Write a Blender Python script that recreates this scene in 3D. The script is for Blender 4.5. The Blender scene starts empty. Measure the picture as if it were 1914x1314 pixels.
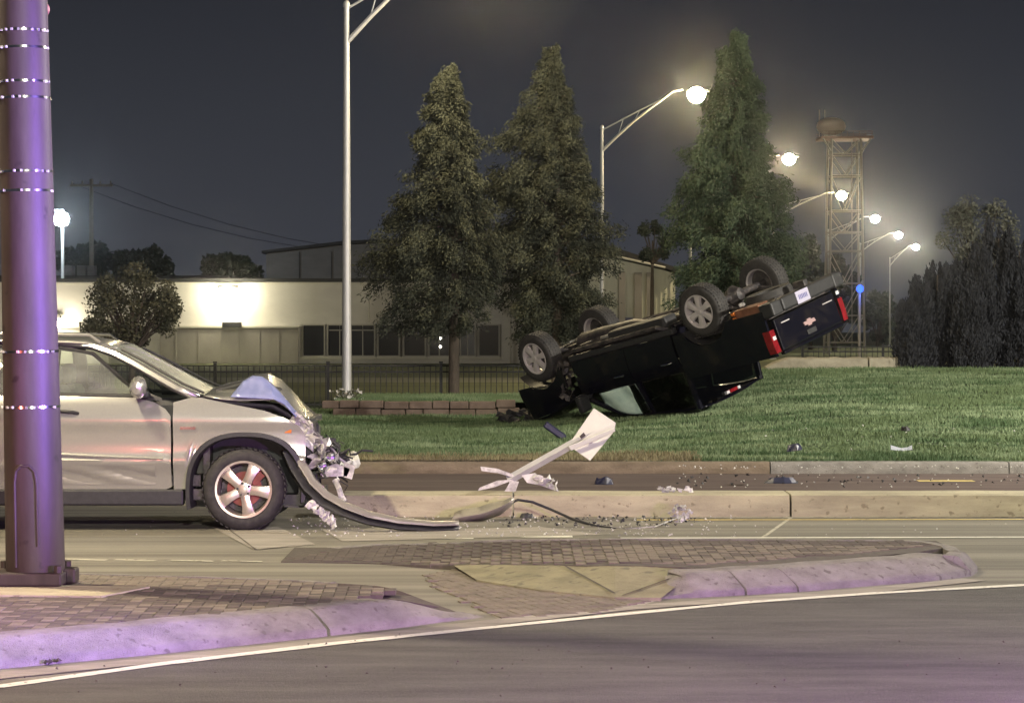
import bpy, bmesh, math, random
import numpy as np
from mathutils import Vector, Matrix, noise as mnoise
random.seed(7); rng = np.random.default_rng(7)
SC = bpy.context.scene
COL = SC.collection
PI = math.pi

# ------------------------------------------------------------------ camera, world, light, exposure
F_PX = 4700.0; CAM_H = 1.85; PITCH = math.atan(47 / F_PX)
cam_d = bpy.data.cameras.new('camera'); cam = bpy.data.objects.new('camera', cam_d); COL.objects.link(cam)
cam_d.sensor_width = 36; cam_d.lens = 36 * F_PX / 1914; cam_d.clip_start = .1; cam_d.clip_end = 3000
cam.location = (0, 0, CAM_H); cam.rotation_euler = (PI / 2 - PITCH, 0, 0)
SC.camera = cam
world = bpy.data.worlds.new('World'); SC.world = world; world.use_nodes = True
wn = world.node_tree; wn.nodes.clear()
_o = wn.nodes.new('ShaderNodeOutputWorld'); _b = wn.nodes.new('ShaderNodeBackground'); _r = wn.nodes.new('ShaderNodeValToRGB')
_t = wn.nodes.new('ShaderNodeTexCoord'); _s = wn.nodes.new('ShaderNodeSeparateXYZ')
wn.links.new(_t.outputs['Generated'], _s.inputs[0]); wn.links.new(_s.outputs['Z'], _r.inputs[0])
wn.links.new(_r.outputs[0], _b.inputs[0]); wn.links.new(_b.outputs[0], _o.inputs[0])
cr = _r.color_ramp
cr.elements[0].position = 0.0; cr.elements[0].color = (.058, .062, .076, 1)
cr.elements[1].position = 1.0; cr.elements[1].color = (.012, .013, .018, 1)
_e = cr.elements.new(.14); _e.color = (.024, .026, .034, 1)
_b.inputs[1].default_value = 0.74
vs = SC.view_settings
vs.view_transform = 'Standard'; vs.look = 'None'; vs.gamma = 1; vs.exposure = 0.22; vs.use_curve_mapping = False
SC.cycles.use_denoising = True
SC.cycles.max_bounces = 8; SC.cycles.transparent_max_bounces = 12; SC.cycles.volume_bounces = 0
WARM = (1.0, .88, .64); WHITE = (1.0, .95, .84)

def point_light(name, loc, power, color, radius=.15, parent=None):
    d = bpy.data.lights.new(name, 'POINT'); d.energy = power; d.color = color; d.shadow_soft_size = radius
    o = bpy.data.objects.new(name, d); COL.objects.link(o); o.location = loc
    if parent: o.parent = parent
    return o
# emergency vehicle beacons outside the frame, on both sides of the camera
def spot_light(name, loc, target, power, color, deg, blend=.5, radius=.1):
    d = bpy.data.lights.new(name, 'SPOT'); d.energy = power; d.color = color; d.shadow_soft_size = radius; d.spot_size = math.radians(deg); d.spot_blend = blend
    o = bpy.data.objects.new(name, d); COL.objects.link(o); o.location = loc
    o.rotation_euler = (Vector(target) - Vector(loc)).to_track_quat('-Z', 'Y').to_euler(); return o
spot_light('blue_beacon_light', (5.6, 10.9, 1.4), (-2.7, 14.1, 2.4), 30000, (.36, .22, 1.0), 36, .8)
point_light('blue_flash_light', (7.5, 11.0, 1.5), 250, (.30, .22, 1.0), .12)
spot_light('violet_beacon_light', (4.6, 9.2, .9), (-.4, 15.5, .0), 3000, (.66, .20, .92), 84, .8)
point_light('work_light', (1.2, -4.0, 1.5), 2200, (1.0, .95, .82), .15)
point_light('red_beacon_light', (-4.4, 14.5, 1.35), 75, (1.0, .16, .12), .12)

# ------------------------------------------------------------------ helpers
def W(px, py, d):
    """photograph pixel + distance along +Y -> world point"""
    x = px - 957; u = 657 - py
    fy = F_PX * math.cos(PITCH) + u * math.sin(PITCH)
    fz = -F_PX * math.sin(PITCH) + u * math.cos(PITCH)
    return Vector((x / fy * d, d, CAM_H + fz / fy * d))
def G(px, py, z=0.0):
    x = px - 957; u = 657 - py
    fy = F_PX * math.cos(PITCH) + u * math.sin(PITCH)
    fz = -F_PX * math.sin(PITCH) + u * math.cos(PITCH)
    d = (z - CAM_H) * fy / fz
    return Vector((x / fy * d, d, z))
def sstep(a, b, v):
    t = min(1, max(0, (v - a) / (b - a))); return t * t * (3 - 2 * t)
def terrain(x, y):
    if y <= 31.7: return .15
    s = sstep(-1.0, 5.5, x)
    right = .15 + .86 * min(1, (y - 31.7) / 16.5)
    left = .15 + .04 * min(1, (y - 31.7) / 15)
    z = left * (1 - s) + right * s
    if y > 48.5: z += (0 - z) * sstep(48.5, 60, y)
    z += (.02 * mnoise.noise(Vector((x * .5, y * .5, 0))) + .035 * mnoise.noise(Vector((x * .8, y * 2.6, 7)))) * (sstep(32, 33, y))
    return z

def tag(o, label=None, cat=None, group=None, kind=None):
    if label: o['label'] = label
    if cat: o['category'] = cat
    if group: o['group'] = group
    if kind: o['kind'] = kind
    return o
def empty(name, loc, label, cat, group=None):
    o = bpy.data.objects.new(name, None); COL.objects.link(o); o.location = loc
    return tag(o, label, cat, group)

class MB:
    def __init__(s): s.v = []; s.f = []
    def add(s, vs_, fs):
        n = len(s.v); s.v += [tuple(p) for p in vs_]; s.f += [tuple(i + n for i in f) for f in fs]
    def box(s, c, d, rot=None, taper=1.0):
        hx, hy, hz = d[0] / 2, d[1] / 2, d[2] / 2; P = []
        for z in (-hz, hz):
            k = taper if z > 0 else 1
            for x, y in ((-hx, -hy), (hx, -hy), (hx, hy), (-hx, hy)): P.append(Vector((x * k, y * k, z)))
        if rot is not None: P = [rot @ p for p in P]
        c = Vector(c)
        s.add([p + c for p in P], [(0, 3, 2, 1), (4, 5, 6, 7), (0, 1, 5, 4), (1, 2, 6, 5), (2, 3, 7, 6), (3, 0, 4, 7)])
    def tube(s, pts, r, n=8, caps=True):
        pts = [Vector(p) for p in pts]; m = len(pts)
        rs = r if isinstance(r, (list, tuple)) else [r] * m
        rings = []; up = None
        for i, p in enumerate(pts):
            t = (pts[min(i + 1, m - 1)] - pts[max(i - 1, 0)])
            if t.length < 1e-9: t = Vector((0, 0, 1))
            t.normalize()
            if up is None:
                up = Vector((0, 0, 1)) if abs(t.z) < .9 else Vector((1, 0, 0))
            a = t.cross(up).normalized(); b = a.cross(t).normalized(); up = b
            rings.append([p + (a * math.cos(2 * PI * k / n) + b * math.sin(2 * PI * k / n)) * rs[i] for k in range(n)])
        V = [q for rg in rings for q in rg]; Fs = []
        for i in range(m - 1):
            for k in range(n):
                k2 = (k + 1) % n; Fs.append((i * n + k, i * n + k2, (i + 1) * n + k2, (i + 1) * n + k))
        if caps: Fs.append(tuple(range(n))[::-1]); Fs.append(tuple((m - 1) * n + k for k in range(n)))
        s.add(V, Fs)
    def lathe(s, prof, n=32, axis='z', c=(0, 0, 0), rot=None):
        """prof: (r, h) list, revolved about the axis"""
        V = []; Fs = []; m = len(prof); c = Vector(c)
        for r, h in prof:
            for k in range(n):
                a = 2 * PI * k / n; x, y = r * math.cos(a), r * math.sin(a)
                p = Vector((x, y, h)) if axis == 'z' else Vector((x, h, y))
                if rot is not None: p = rot @ p
                V.append(p + c)
        for i in range(m - 1):
            for k in range(n):
                k2 = (k + 1) % n; Fs.append((i * n + k, i * n + k2, (i + 1) * n + k2, (i + 1) * n + k))
        s.add(V, Fs)
    def prism(s, poly, z0, z1):
        n = len(poly)
        V = [(p[0], p[1], z0) for p in poly] + [(p[0], p[1], z1) for p in poly]
        s.add(V, [tuple(range(n))[::-1], tuple(range(n, 2 * n))] + [(i, (i + 1) % n, n + (i + 1) % n, n + i) for i in range(n)])
    def extr(s, poly, thick):
        """poly: 3-D planar outline; thick: vector"""
        n = len(poly); t = Vector(thick); A = [Vector(p) for p in poly]
        s.add([*A, *[p + t for p in A]], [tuple(range(n))[::-1], tuple(range(n, 2 * n))] + [(i, (i + 1) % n, n + (i + 1) % n, n + i) for i in range(n)])
    def grid(s, rows):
        m = len(rows); n = len(rows[0]); s.add([p for r in rows for p in r],
            [(i * n + j, i * n + j + 1, (i + 1) * n + j + 1, (i + 1) * n + j) for i in range(m - 1) for j in range(n - 1)])
    def sheet(s, c, sx, sy, rot, amp, n=5, seed=0):
        """a crumpled torn sheet"""
        rows = []; r = random.Random(seed)
        for i in range(n):
            row = []
            for j in range(n):
                p = Vector(((i / (n - 1) - .5) * sx, (j / (n - 1) - .5) * sy, 0)) + Vector((r.uniform(-1, 1), r.uniform(-1, 1), r.uniform(-1, 1) * 1.4)) * amp
                row.append(Vector(c) + rot @ p)
            rows.append(row)
        s.grid(rows)
        s.grid([[p + Vector((0, .006, -.004)) for p in rr] for rr in rows])
    def build(s, name, mat, parent=None, smooth=False, post=None, bevel=0, solid=0, angle=40):
        me = bpy.data.meshes.new(name)
        V = s.v if post is None else [tuple(post(Vector(p))) for p in s.v]
        me.from_pydata([tuple(p) for p in V], [], s.f)
        bm = bmesh.new(); bm.from_mesh(me); bmesh.ops.recalc_face_normals(bm, faces=bm.faces); bm.to_mesh(me); bm.free()
        if mat: me.materials.append(mat)
        o = bpy.data.objects.new(name, me); COL.objects.link(o)
        if parent: o.parent = parent
        if solid:
            m = o.modifiers.new('s', 'SOLIDIFY'); m.thickness = solid; m.offset = 0
        if bevel:
            m = o.modifiers.new('b', 'BEVEL'); m.width = bevel; m.segments = 2; m.limit_method = 'ANGLE'
        if smooth:
            me.shade_smooth()
            try: me.set_sharp_from_angle(angle=math.radians(angle))
            except Exception: pass
        return o
def part(name, mat, parent, fn, **k):
    m = MB(); fn(m); return m.build(name, mat, parent, **k)
def np_mesh(name, V, Fidx, mat, parent=None, k=4):
    me = bpy.data.meshes.new(name); nf = len(Fidx)
    me.vertices.add(len(V)); me.vertices.foreach_set('co', np.asarray(V, dtype=np.float32).ravel())
    me.loops.add(nf * k); me.loops.foreach_set('vertex_index', np.asarray(Fidx, dtype=np.int32).ravel())
    me.polygons.add(nf); me.polygons.foreach_set('loop_start', np.arange(nf, dtype=np.int32) * k)
    me.update(calc_edges=True); me.materials.append(mat)
    o = bpy.data.objects.new(name, me); COL.objects.link(o)
    if parent: o.parent = parent
    return o
def copy_tree(o, parent=None):
    c = o.copy(); COL.objects.link(c)
    if parent: c.parent = parent
    for ch in list(o.children): copy_tree(ch, c)
    return c
def interp(tab, x):
    if x <= tab[0][0]: return tab[0][1]
    for (a, b), (c, d) in zip(tab, tab[1:]):
        if x <= c: return b + (d - b) * (x - a) / (c - a)
    return tab[-1][1]

# ------------------------------------------------------------------ materials
def mat(name, color, rough=.7, metal=0.0, var=.0, scale=(8, 8, 8), color2=None, bump=0.0, bscale=None, coat=0.0, spec=.5, contrast=(.35, .65),
        emit=None, estr=0, trans=0, detail=6, spots=None):
    m = bpy.data.materials.new(name); m.use_nodes = True; nt = m.node_tree; b = nt.nodes['Principled BSDF']
    b.inputs['Base Color'].default_value = (*color, 1); b.inputs['Roughness'].default_value = rough; b.inputs['Metallic'].default_value = metal
    b.inputs['Specular IOR Level'].default_value = spec
    if coat: b.inputs['Coat Weight'].default_value = coat; b.inputs['Coat Roughness'].default_value = .06
    if emit: b.inputs['Emission Color'].default_value = (*emit, 1); b.inputs['Emission Strength'].default_value = estr
    if trans: b.inputs['Transmission Weight'].default_value = trans
    if color2 or bump:
        tc = nt.nodes.new('ShaderNodeTexCoord'); mp = nt.nodes.new('ShaderNodeMapping'); mp.inputs['Scale'].default_value = scale
        nt.links.new(tc.outputs['Object'], mp.inputs[0])
    if color2:
        n = nt.nodes.new('ShaderNodeTexNoise'); n.inputs['Scale'].default_value = 1; n.inputs['Detail'].default_value = detail; n.inputs['Roughness'].default_value = .65
        r = nt.nodes.new('ShaderNodeValToRGB'); nt.links.new(mp.outputs[0], n.inputs['Vector']); nt.links.new(n.outputs['Fac'], r.inputs[0])
        r.color_ramp.elements[0].position = contrast[0]; r.color_ramp.elements[1].position = contrast[1]
        r.color_ramp.elements[0].color = (*color, 1); r.color_ramp.elements[1].color = (*color2, 1)
        out = r.outputs[0]
        if spots:   # spots = (scale, threshold, colour)
            n2 = nt.nodes.new('ShaderNodeTexNoise'); n2.inputs['Scale'].default_value = spots[0]; n2.inputs['Detail'].default_value = 4
            nt.links.new(tc.outputs['Object'], n2.inputs['Vector'])
            r2 = nt.nodes.new('ShaderNodeValToRGB'); r2.color_ramp.elements[0].position = spots[1]; r2.color_ramp.elements[1].position = spots[1] + .06
            nt.links.new(n2.outputs['Fac'], r2.inputs[0])
            mx = nt.nodes.new('ShaderNodeMix'); mx.data_type = 'RGBA'; nt.links.new(r2.outputs[0], mx.inputs[0]); nt.links.new(out, mx.inputs[6]); mx.inputs[7].default_value = (*spots[2], 1)
            out = mx.outputs[2]
        nt.links.new(out, b.inputs['Base Color'])
    if bump:
        n3 = nt.nodes.new('ShaderNodeTexNoise'); n3.inputs['Scale'].default_value = bscale or 40; n3.inputs['Detail'].default_value = 5
        nt.links.new(tc.outputs['Object'], n3.inputs['Vector'])
        bp = nt.nodes.new('ShaderNodeBump'); bp.inputs['Strength'].default_value = bump; bp.inputs['Distance'].default_value = .02
        nt.links.new(n3.outputs['Fac'], bp.inputs['Height']); nt.links.new(bp.outputs[0], b.inputs['Normal'])
    return m
M = {}
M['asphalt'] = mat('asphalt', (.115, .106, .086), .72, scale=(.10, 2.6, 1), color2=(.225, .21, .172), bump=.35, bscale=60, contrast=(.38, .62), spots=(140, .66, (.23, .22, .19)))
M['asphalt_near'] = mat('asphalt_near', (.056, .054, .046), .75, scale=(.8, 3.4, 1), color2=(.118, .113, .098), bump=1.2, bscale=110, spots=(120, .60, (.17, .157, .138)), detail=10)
M['asphalt_far'] = mat('asphalt_far', (.085, .064, .060), .95, scale=(.3, 3, 1), color2=(.14, .112, .104), bump=.2, spec=.08)
M['concrete'] = mat('concrete', (.21, .195, .18), .9, scale=(5, 5, 9), color2=(.32, .30, .275), bump=1.0, bscale=110, spots=(16, .62, (.17, .155, .14)), spec=.2)
M['concrete_old'] = mat('concrete_old', (.30, .27, .19), .85, scale=(1.2, 3, 6), color2=(.46, .42, .29), bump=.5, bscale=45, spots=(14, .62, (.24, .21, .14)))
M['brown_curb'] = mat('soiled_brown_curb', (.13, .10, .07), .9, scale=(3, 3, 9), color2=(.21, .165, .12), bump=.5)
M['ramp'] = mat('ramp', (.17, .155, .095), .9, scale=(4, 4, 4), color2=(.25, .23, .14), spots=(9, .6, (.13, .12, .08)), bump=.4, bscale=60)
M['path'] = mat('pale_path', (.36, .36, .26), .9, scale=(.5, 2, 1), color2=(.45, .45, .33))
M['gutter'] = mat('gutter', (.22, .20, .17), .8, scale=(1, 6, 1), color2=(.34, .31, .27), bump=.3)
M['paver'] = mat('paver', (.11, .092, .072), .85, scale=(6, 6, 6), color2=(.20, .17, .13), bump=.5, bscale=70)
M['paver_dark'] = mat('paver_dark', (.055, .044, .038), .85, scale=(6, 6, 6), color2=(.105, .084, .07), bump=.5, bscale=70)
M['joint'] = mat('joint_sand', (.055, .045, .036), .95, color2=(.09, .075, .06), scale=(20, 20, 20))
M['line'] = mat('road_paint', (.62, .60, .52), .6, scale=(3, 30, 1), color2=(.80, .78, .70), spots=(24, .62, (.30, .28, .24)))
M['line_worn'] = mat('worn_paint', (.30, .28, .23), .7, scale=(3, 30, 1), color2=(.6, .57, .46), spots=(14, .55, (.16, .15, .12)))
M['line_yellow'] = mat('yellow_paint', (.55, .42, .13), .7, scale=(3, 30, 1), color2=(.62, .5, .2), spots=(14, .6, (.2, .16, .1)))
M['soil'] = mat('soil', (.15, .13, .08), .95, scale=(2, 5, 2), color2=(.20, .17, .10), bump=.8, bscale=25)
M['turf'] = mat('turf', (.018, .034, .012), .95, scale=(.8, 3, 1), color2=(.045, .075, .026), bump=.8, bscale=20)
M['far_turf'] = mat('far_turf', (.17, .19, .09), .95, scale=(.1, .3, 1), color2=(.26, .28, .15))
M['blade'] = mat('grass_blade', (.045, .088, .030), .8, scale=(.55, 3.4, 1), color2=(.21, .27, .145), contrast=(.40, .62), detail=3, spots=(.55, .52, (.10, .145, .062)))
M['dry_blade'] = mat('dry_grass', (.13, .11, .06), .8, scale=(1.5, 5, 1), color2=(.25, .22, .12))
M['conifer'] = mat('conifer_needles', (.018, .021, .017), .9, scale=(2.2, 2.2, 1.2), color2=(.085, .093, .068), spec=.2)
M['conifer_green'] = mat('green_needles', (.019, .032, .019), .9, scale=(2.2, 2.2, 1.2), color2=(.090, .122, .076), spec=.2)
M['juniper'] = mat('juniper_needles', (.010, .011, .015), .9, scale=(2.5, 2.5, 1.2), color2=(.028, .030, .037))
M['leaf'] = mat('leaf', (.045, .05, .03), .7, scale=(3, 3, 3), color2=(.10, .095, .06))
M['leaf_lit'] = mat('lit_leaf', (.09, .10, .075), .7, scale=(3, 3, 3), color2=(.2, .2, .15))  # light falling on the tree is painted into this brighter leaf colour
M['far_foliage'] = mat('far_foliage', (.03, .045, .035), .9, scale=(1, 1, 1), color2=(.06, .075, .055))
M['bark'] = mat('bark', (.045, .036, .030), .9, scale=(9, 9, 2), color2=(.11, .088, .07), bump=.8, bscale=20)
M['galv'] = mat('galvanised_steel', (.50, .51, .52), .5, metal=.35, scale=(6, 6, 2), color2=(.60, .60, .60))
M['mast'] = mat('painted_mast_steel', (.036, .028, .024), .55, metal=.0, scale=(8, 8, 1.5), color2=(.055, .043, .037), spots=(7, .66, (.022, .017, .015)), spec=.3, bump=.08, bscale=20)
M['iron'] = mat('black_iron', (.012, .012, .013), .5, spec=.4)
M['wall'] = mat('painted_block_wall', (.56, .54, .52), .85, scale=(.6, .6, 1.2), color2=(.64, .62, .59), bump=.2, bscale=10)
M['wall_lower'] = mat('lower_wall', (.30, .28, .265), .85, scale=(1.2, 1.2, .5), color2=(.37, .345, .325))
M['trim'] = mat('wall_trim', (.62, .60, .54), .7)
M['roof'] = mat('grey_roof', (.17, .165, .175), .8, scale=(.8, 3, 3), color2=(.22, .215, .225))
M['dark_roof'] = mat('dark_roof', (.05, .05, .055), .8)
M['shed'] = mat('pale_siding', (.58, .58, .50), .8, scale=(1.5, 1.5, .2), color2=(.70, .70, .60))
M['window'] = mat('dark_window_glass', (.035, .035, .042), .12, spec=.6)
M['frame'] = mat('window_frame', (.42, .40, .37), .6)
M['brickred'] = mat('red_stone', (.11, .078, .060), .9, scale=(4, 4, 4), color2=(.17, .125, .10), bump=.6)
M['stone'] = mat('rough_stone', (.26, .235, .18), .9, scale=(2, 2, 4), color2=(.38, .35, .27), bump=.8, bscale=14)
M['silver'] = mat('silver_car_paint', (.43, .43, .39), .27, metal=.6, coat=.9, scale=(60, 60, 60), color2=(.47, .47, .42))
M['black_paint'] = mat('black_car_paint', (.004, .004, .009), .24, coat=.35, spec=.35, scale=(2.4, 2.4, 2.4), color2=(.020, .017, .016), contrast=(.52, .72))
M['plastic'] = mat('black_plastic', (.018, .018, .020), .55, scale=(20, 20, 20), color2=(.03, .03, .032))
M['under'] = mat('dirty_underbody', (.018, .016, .018), .5, scale=(7, 7, 7), color2=(.10, .085, .08), contrast=(.42, .66), bump=.3)
M['rust'] = mat('rusty_steel', (.14, .06, .035), .6, metal=.3, scale=(8, 8, 8), color2=(.26, .12, .07))
M['rubber'] = mat('tyre_rubber', (.022, .021, .021), .75, scale=(15, 15, 15), color2=(.045, .042, .04), bump=.2, bscale=30)
M['alloy'] = mat('alloy_wheel', (.56, .50, .44), .33, metal=.8, scale=(20, 20, 20), color2=(.62, .56, .50))
M['alloy_dull'] = mat('dull_alloy_wheel', (.60, .56, .56), .4, metal=.35)
M['disc'] = mat('brake_disc', (.20, .05, .04), .5, metal=.3, scale=(9, 9, 9), color2=(.32, .09, .07))
M['chrome'] = mat('chrome', (.75, .75, .76), .15, metal=1.0)
M['bare'] = mat('bent_bare_metal', (.16, .155, .15), .4, metal=.5, scale=(9, 9, 9), color2=(.62, .60, .57), contrast=(.38, .6))
M['torn_white'] = mat('torn_white_plastic', (.34, .33, .31), .5, scale=(9, 9, 9), color2=(.70, .69, .65), contrast=(.4, .6))
M['sign_back'] = mat('bare_sign_metal', (.60, .60, .57), .5, metal=.15, scale=(3, 3, 3), color2=(.70, .70, .66))
M['taillight'] = mat('red_lens', (.13, .006, .010), .2, coat=.4, scale=(9, 9, 9), color2=(.26, .015, .02))
M['reverse'] = mat('clear_lens', (.6, .6, .62), .15)
M['amber'] = mat('amber_lens', (.6, .18, .04), .2)
M['badge'] = mat('badge_gold', (.50, .34, .34), .35, metal=.3)
M['plate'] = mat('licence_plate', (.42, .40, .52), .5)
M['plateink'] = mat('plate_ink', (.12, .12, .3), .5)
M['airbag'] = mat('airbag_cloth', (.40, .56, .48), .9, scale=(5, 5, 5), color2=(.55, .70, .60))
M['seat'] = mat('seat_cloth', (.12, .12, .11), .9)
M['headliner'] = mat('headliner', (.3, .29, .26), .9)
M['navy'] = mat('dark_blue_plastic', (.016, .018, .05), .35, coat=.4)
M['blue_lit_liner'] = mat('hood_liner_blue_light', (.17, .20, .38), .4, scale=(6, 6, 6), color2=(.26, .29, .50), coat=.3)  # hood insulation; the blue light on it is painted into this colour
M['grey_plastic'] = mat('pale_grey_plastic', (.38, .40, .46), .5)
M['tower_white'] = mat('tower_paint', (.40, .38, .35), .6)
M['tower_red'] = mat('tower_red_paint', (.24, .13, .10), .7)
M['radome'] = mat('radome', (.62, .52, .47), .6)
M['wood_pole'] = mat('weathered_wood', (.22, .20, .17), .9)
def emis(name, col, s):
    m = bpy.data.materials.new(name); m.use_nodes = True; nt = m.node_tree; nt.nodes.clear()
    o = nt.nodes.new('ShaderNodeOutputMaterial'); e = nt.nodes.new('ShaderNodeEmission'); e.inputs[0].default_value = (*col, 1); e.inputs[1].default_value = s
    nt.links.new(e.outputs[0], o.inputs[0]); return m
M['lamp_warm'] = emis('lit_lamp_warm', (1, .80, .46), 640)
M['lamp_white'] = emis('lit_lamp_white', (1, .90, .66), 640)
M['lamp_flood'] = emis('lit_floodlight', (1, .90, .60), 75); M['lamp_small'] = emis('lit_small_lamp', (1, .95, .8), 6)
M['lamp_cold'] = emis('lit_lamp_cold', (.8, .95, 1), 60)
M['lamp_blue'] = emis('lit_blue_lamp', (.03, .10, 1), 3)
def glassmat(name, tint, mixv, rough=.03, pale_veil=0.0):
    m = bpy.data.materials.new(name); m.use_nodes = True; nt = m.node_tree; nt.nodes.clear()
    o = nt.nodes.new('ShaderNodeOutputMaterial'); t = nt.nodes.new('ShaderNodeBsdfTransparent'); g = nt.nodes.new('ShaderNodeBsdfGlossy'); mx = nt.nodes.new('ShaderNodeMixShader')
    lw = nt.nodes.new('ShaderNodeLayerWeight'); lw.inputs[0].default_value = .25
    ma = nt.nodes.new('ShaderNodeMath'); ma.operation = 'ADD'; ma.inputs[1].default_value = mixv; ma.use_clamp = True
    t.inputs[0].default_value = (*tint, 1); g.inputs['Roughness'].default_value = rough; g.inputs[0].default_value = (.8, .8, .8, 1)
    nt.links.new(lw.outputs['Facing'], ma.inputs[0]); nt.links.new(ma.outputs[0], mx.inputs[0])
    sc_ = nt.nodes.new('ShaderNodeMath'); sc_.operation = 'MULTIPLY'; sc_.inputs[1].default_value = .5
    nt.links.new(lw.outputs['Fresnel'], sc_.inputs[0]); nt.links.new(sc_.outputs[0], ma.inputs[0])
    nt.links.new(t.outputs[0], mx.inputs[1]); nt.links.new(g.outputs[0], mx.inputs[2])
    if pale_veil:  # diffuse veil painted in for side-window reflections; crack scatter on the windscreen
        df = nt.nodes.new('ShaderNodeBsdfDiffuse'); df.inputs[0].default_value = (.62, .66, .58, 1); m2 = nt.nodes.new('ShaderNodeMixShader')
        tn = nt.nodes.new('ShaderNodeTexNoise'); tn.inputs['Scale'].default_value = 1.6; tn.inputs['Detail'].default_value = 2; mm = nt.nodes.new('ShaderNodeMath'); mm.operation = 'MULTIPLY'; mm.inputs[1].default_value = pale_veil * 2
        nt.links.new(tn.outputs['Fac'], mm.inputs[0]); nt.links.new(mm.outputs[0], m2.inputs[0]); nt.links.new(mx.outputs[0], m2.inputs[1]); nt.links.new(df.outputs[0], m2.inputs[2]); nt.links.new(m2.outputs[0], o.inputs[0])
    else: nt.links.new(mx.outputs[0], o.inputs[0])
    return m
M['car_glass'] = glassmat('car_glass', (.86, .92, .86), .03, pale_veil=.20)
M['tint_glass'] = glassmat('tinted_glass', (.10, .11, .12), .08)
M['shield'] = glassmat('cracked_windshield', (.60, .72, .66), .20, .25, pale_veil=.32)

# ------------------------------------------------------------------ ground, roads
def flat(name, poly, z, m, kind='structure', parent=None):
    mb = MB(); mb.add([(p[0], p[1], z) for p in poly], [tuple(range(len(poly)))])
    o = mb.build(name, m, parent); 
    if kind: o['kind'] = kind
    return o
flat('ground', [(-420, -60), (420, -60), (420, 760), (-420, 760)], -.03, M['far_turf'])
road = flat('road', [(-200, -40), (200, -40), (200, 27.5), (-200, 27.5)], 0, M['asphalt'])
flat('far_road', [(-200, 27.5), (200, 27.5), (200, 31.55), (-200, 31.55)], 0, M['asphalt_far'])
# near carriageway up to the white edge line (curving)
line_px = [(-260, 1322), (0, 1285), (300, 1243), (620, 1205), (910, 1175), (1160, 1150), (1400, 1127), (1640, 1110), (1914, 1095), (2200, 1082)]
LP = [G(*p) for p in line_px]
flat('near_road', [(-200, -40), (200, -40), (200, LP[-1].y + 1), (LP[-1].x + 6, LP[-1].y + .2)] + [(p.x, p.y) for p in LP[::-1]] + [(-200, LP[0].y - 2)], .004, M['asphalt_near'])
def ribbon(name, pts, w, z, m, parent=None, jitter=0):
    mb = MB(); rows = []
    for i, p in enumerate(pts):
        t = (pts[min(i + 1, len(pts) - 1)] - pts[max(i - 1, 0)]); n = Vector((-t.y, t.x, 0)).normalized()
        ww = w * (1 + random.uniform(-jitter, jitter))
        rows.append([(p.x - n.x * ww / 2, p.y - n.y * ww / 2, z), (p.x + n.x * ww / 2, p.y + n.y * ww / 2, z)])
    mb.grid(rows); o = mb.build(name, m, parent); return o
def dense(pts, k=8):
    out = []
    for a, b in zip(pts, pts[1:]):
        for i in range(k): out.append(a.lerp(b, i / k))
    out.append(pts[-1]); return out
tag(ribbon('edge_line', dense(LP, 6), .11, .009, M['line'], jitter=.12), kind='structure')
tag(ribbon('far_edge_line', dense([G(1160, 1006), G(1914, 1004), G(2300, 1003)], 8), .10, .004, M['line'], jitter=.1), kind='structure')
tag(ribbon('gutter_line', dense([G(1190, 972), G(1914, 971), G(2300, 970)], 8), .10, .004, M['line_yellow'], jitter=.15), kind='structure')
for i, (a, b) in enumerate(((110, 200), (215, 290), (310, 400), (415, 490))):
    tag(ribbon('worn_dash', dense([G(a, 1045 + i), G(b, 1047 + i)], 4), .09, .004, M['line_worn'], jitter=.3), kind='structure')
for a, b, y in ((775, 885, 1006), (915, 1070, 1003)):
    tag(ribbon('worn_dash', dense([G(a, y), G(b, y)], 4), .14, .004, M['line'], jitter=.4), kind='structure')
tag(ribbon('pale_streak', dense([G(1425, 1005), G(1478, 968)], 4), .035, .0035, M['line_worn']), kind='structure')
tag(ribbon('yellow_centre_line', dense([G(1715, 899), G(1820, 899)], 4), .28, .004, M['line_yellow'], jitter=.15), kind='structure')
# paler triangle on the road under the wheel, crossed by a thin dark line
flat('pale_patch', [tuple(G(*p)[:2]) for p in ((395, 985), (475, 1028), (590, 1018), (520, 985))], .0045, M['gutter'])
flat('pale_patch', [tuple(G(*p)[:2]) for p in ((600, 990), (640, 1012), (1130, 1000), (1010, 985), (820, 990))], .0042, M['gutter'])
tag(ribbon('pavement_crack', dense([G(430, 992), G(452, 1008), G(478, 1028), G(540, 1022)], 3), .018, .0075, M['joint'], jitter=.5), kind='structure')  # thin dark line across the paler triangle
tag(ribbon('pavement_crack', [p + Vector((random.uniform(-.02, .02), random.uniform(-.03, .03), 0)) for p in dense([G(1910, 1212), G(1640, 1196), G(1400, 1176), G(1290, 1178)], 9)], .008, .012, M['joint'], jitter=.7), kind='structure')
tag(ribbon('pavement_crack', dense([G(1500, 1290), G(1250, 1240), G(1000, 1215)], 5), .006, .012, M['joint'], jitter=.6), kind='structure')

flat('path', [(-30, 84), (9, 84), (9, 92), (-30, 92)], -.02, M['path'])
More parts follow.
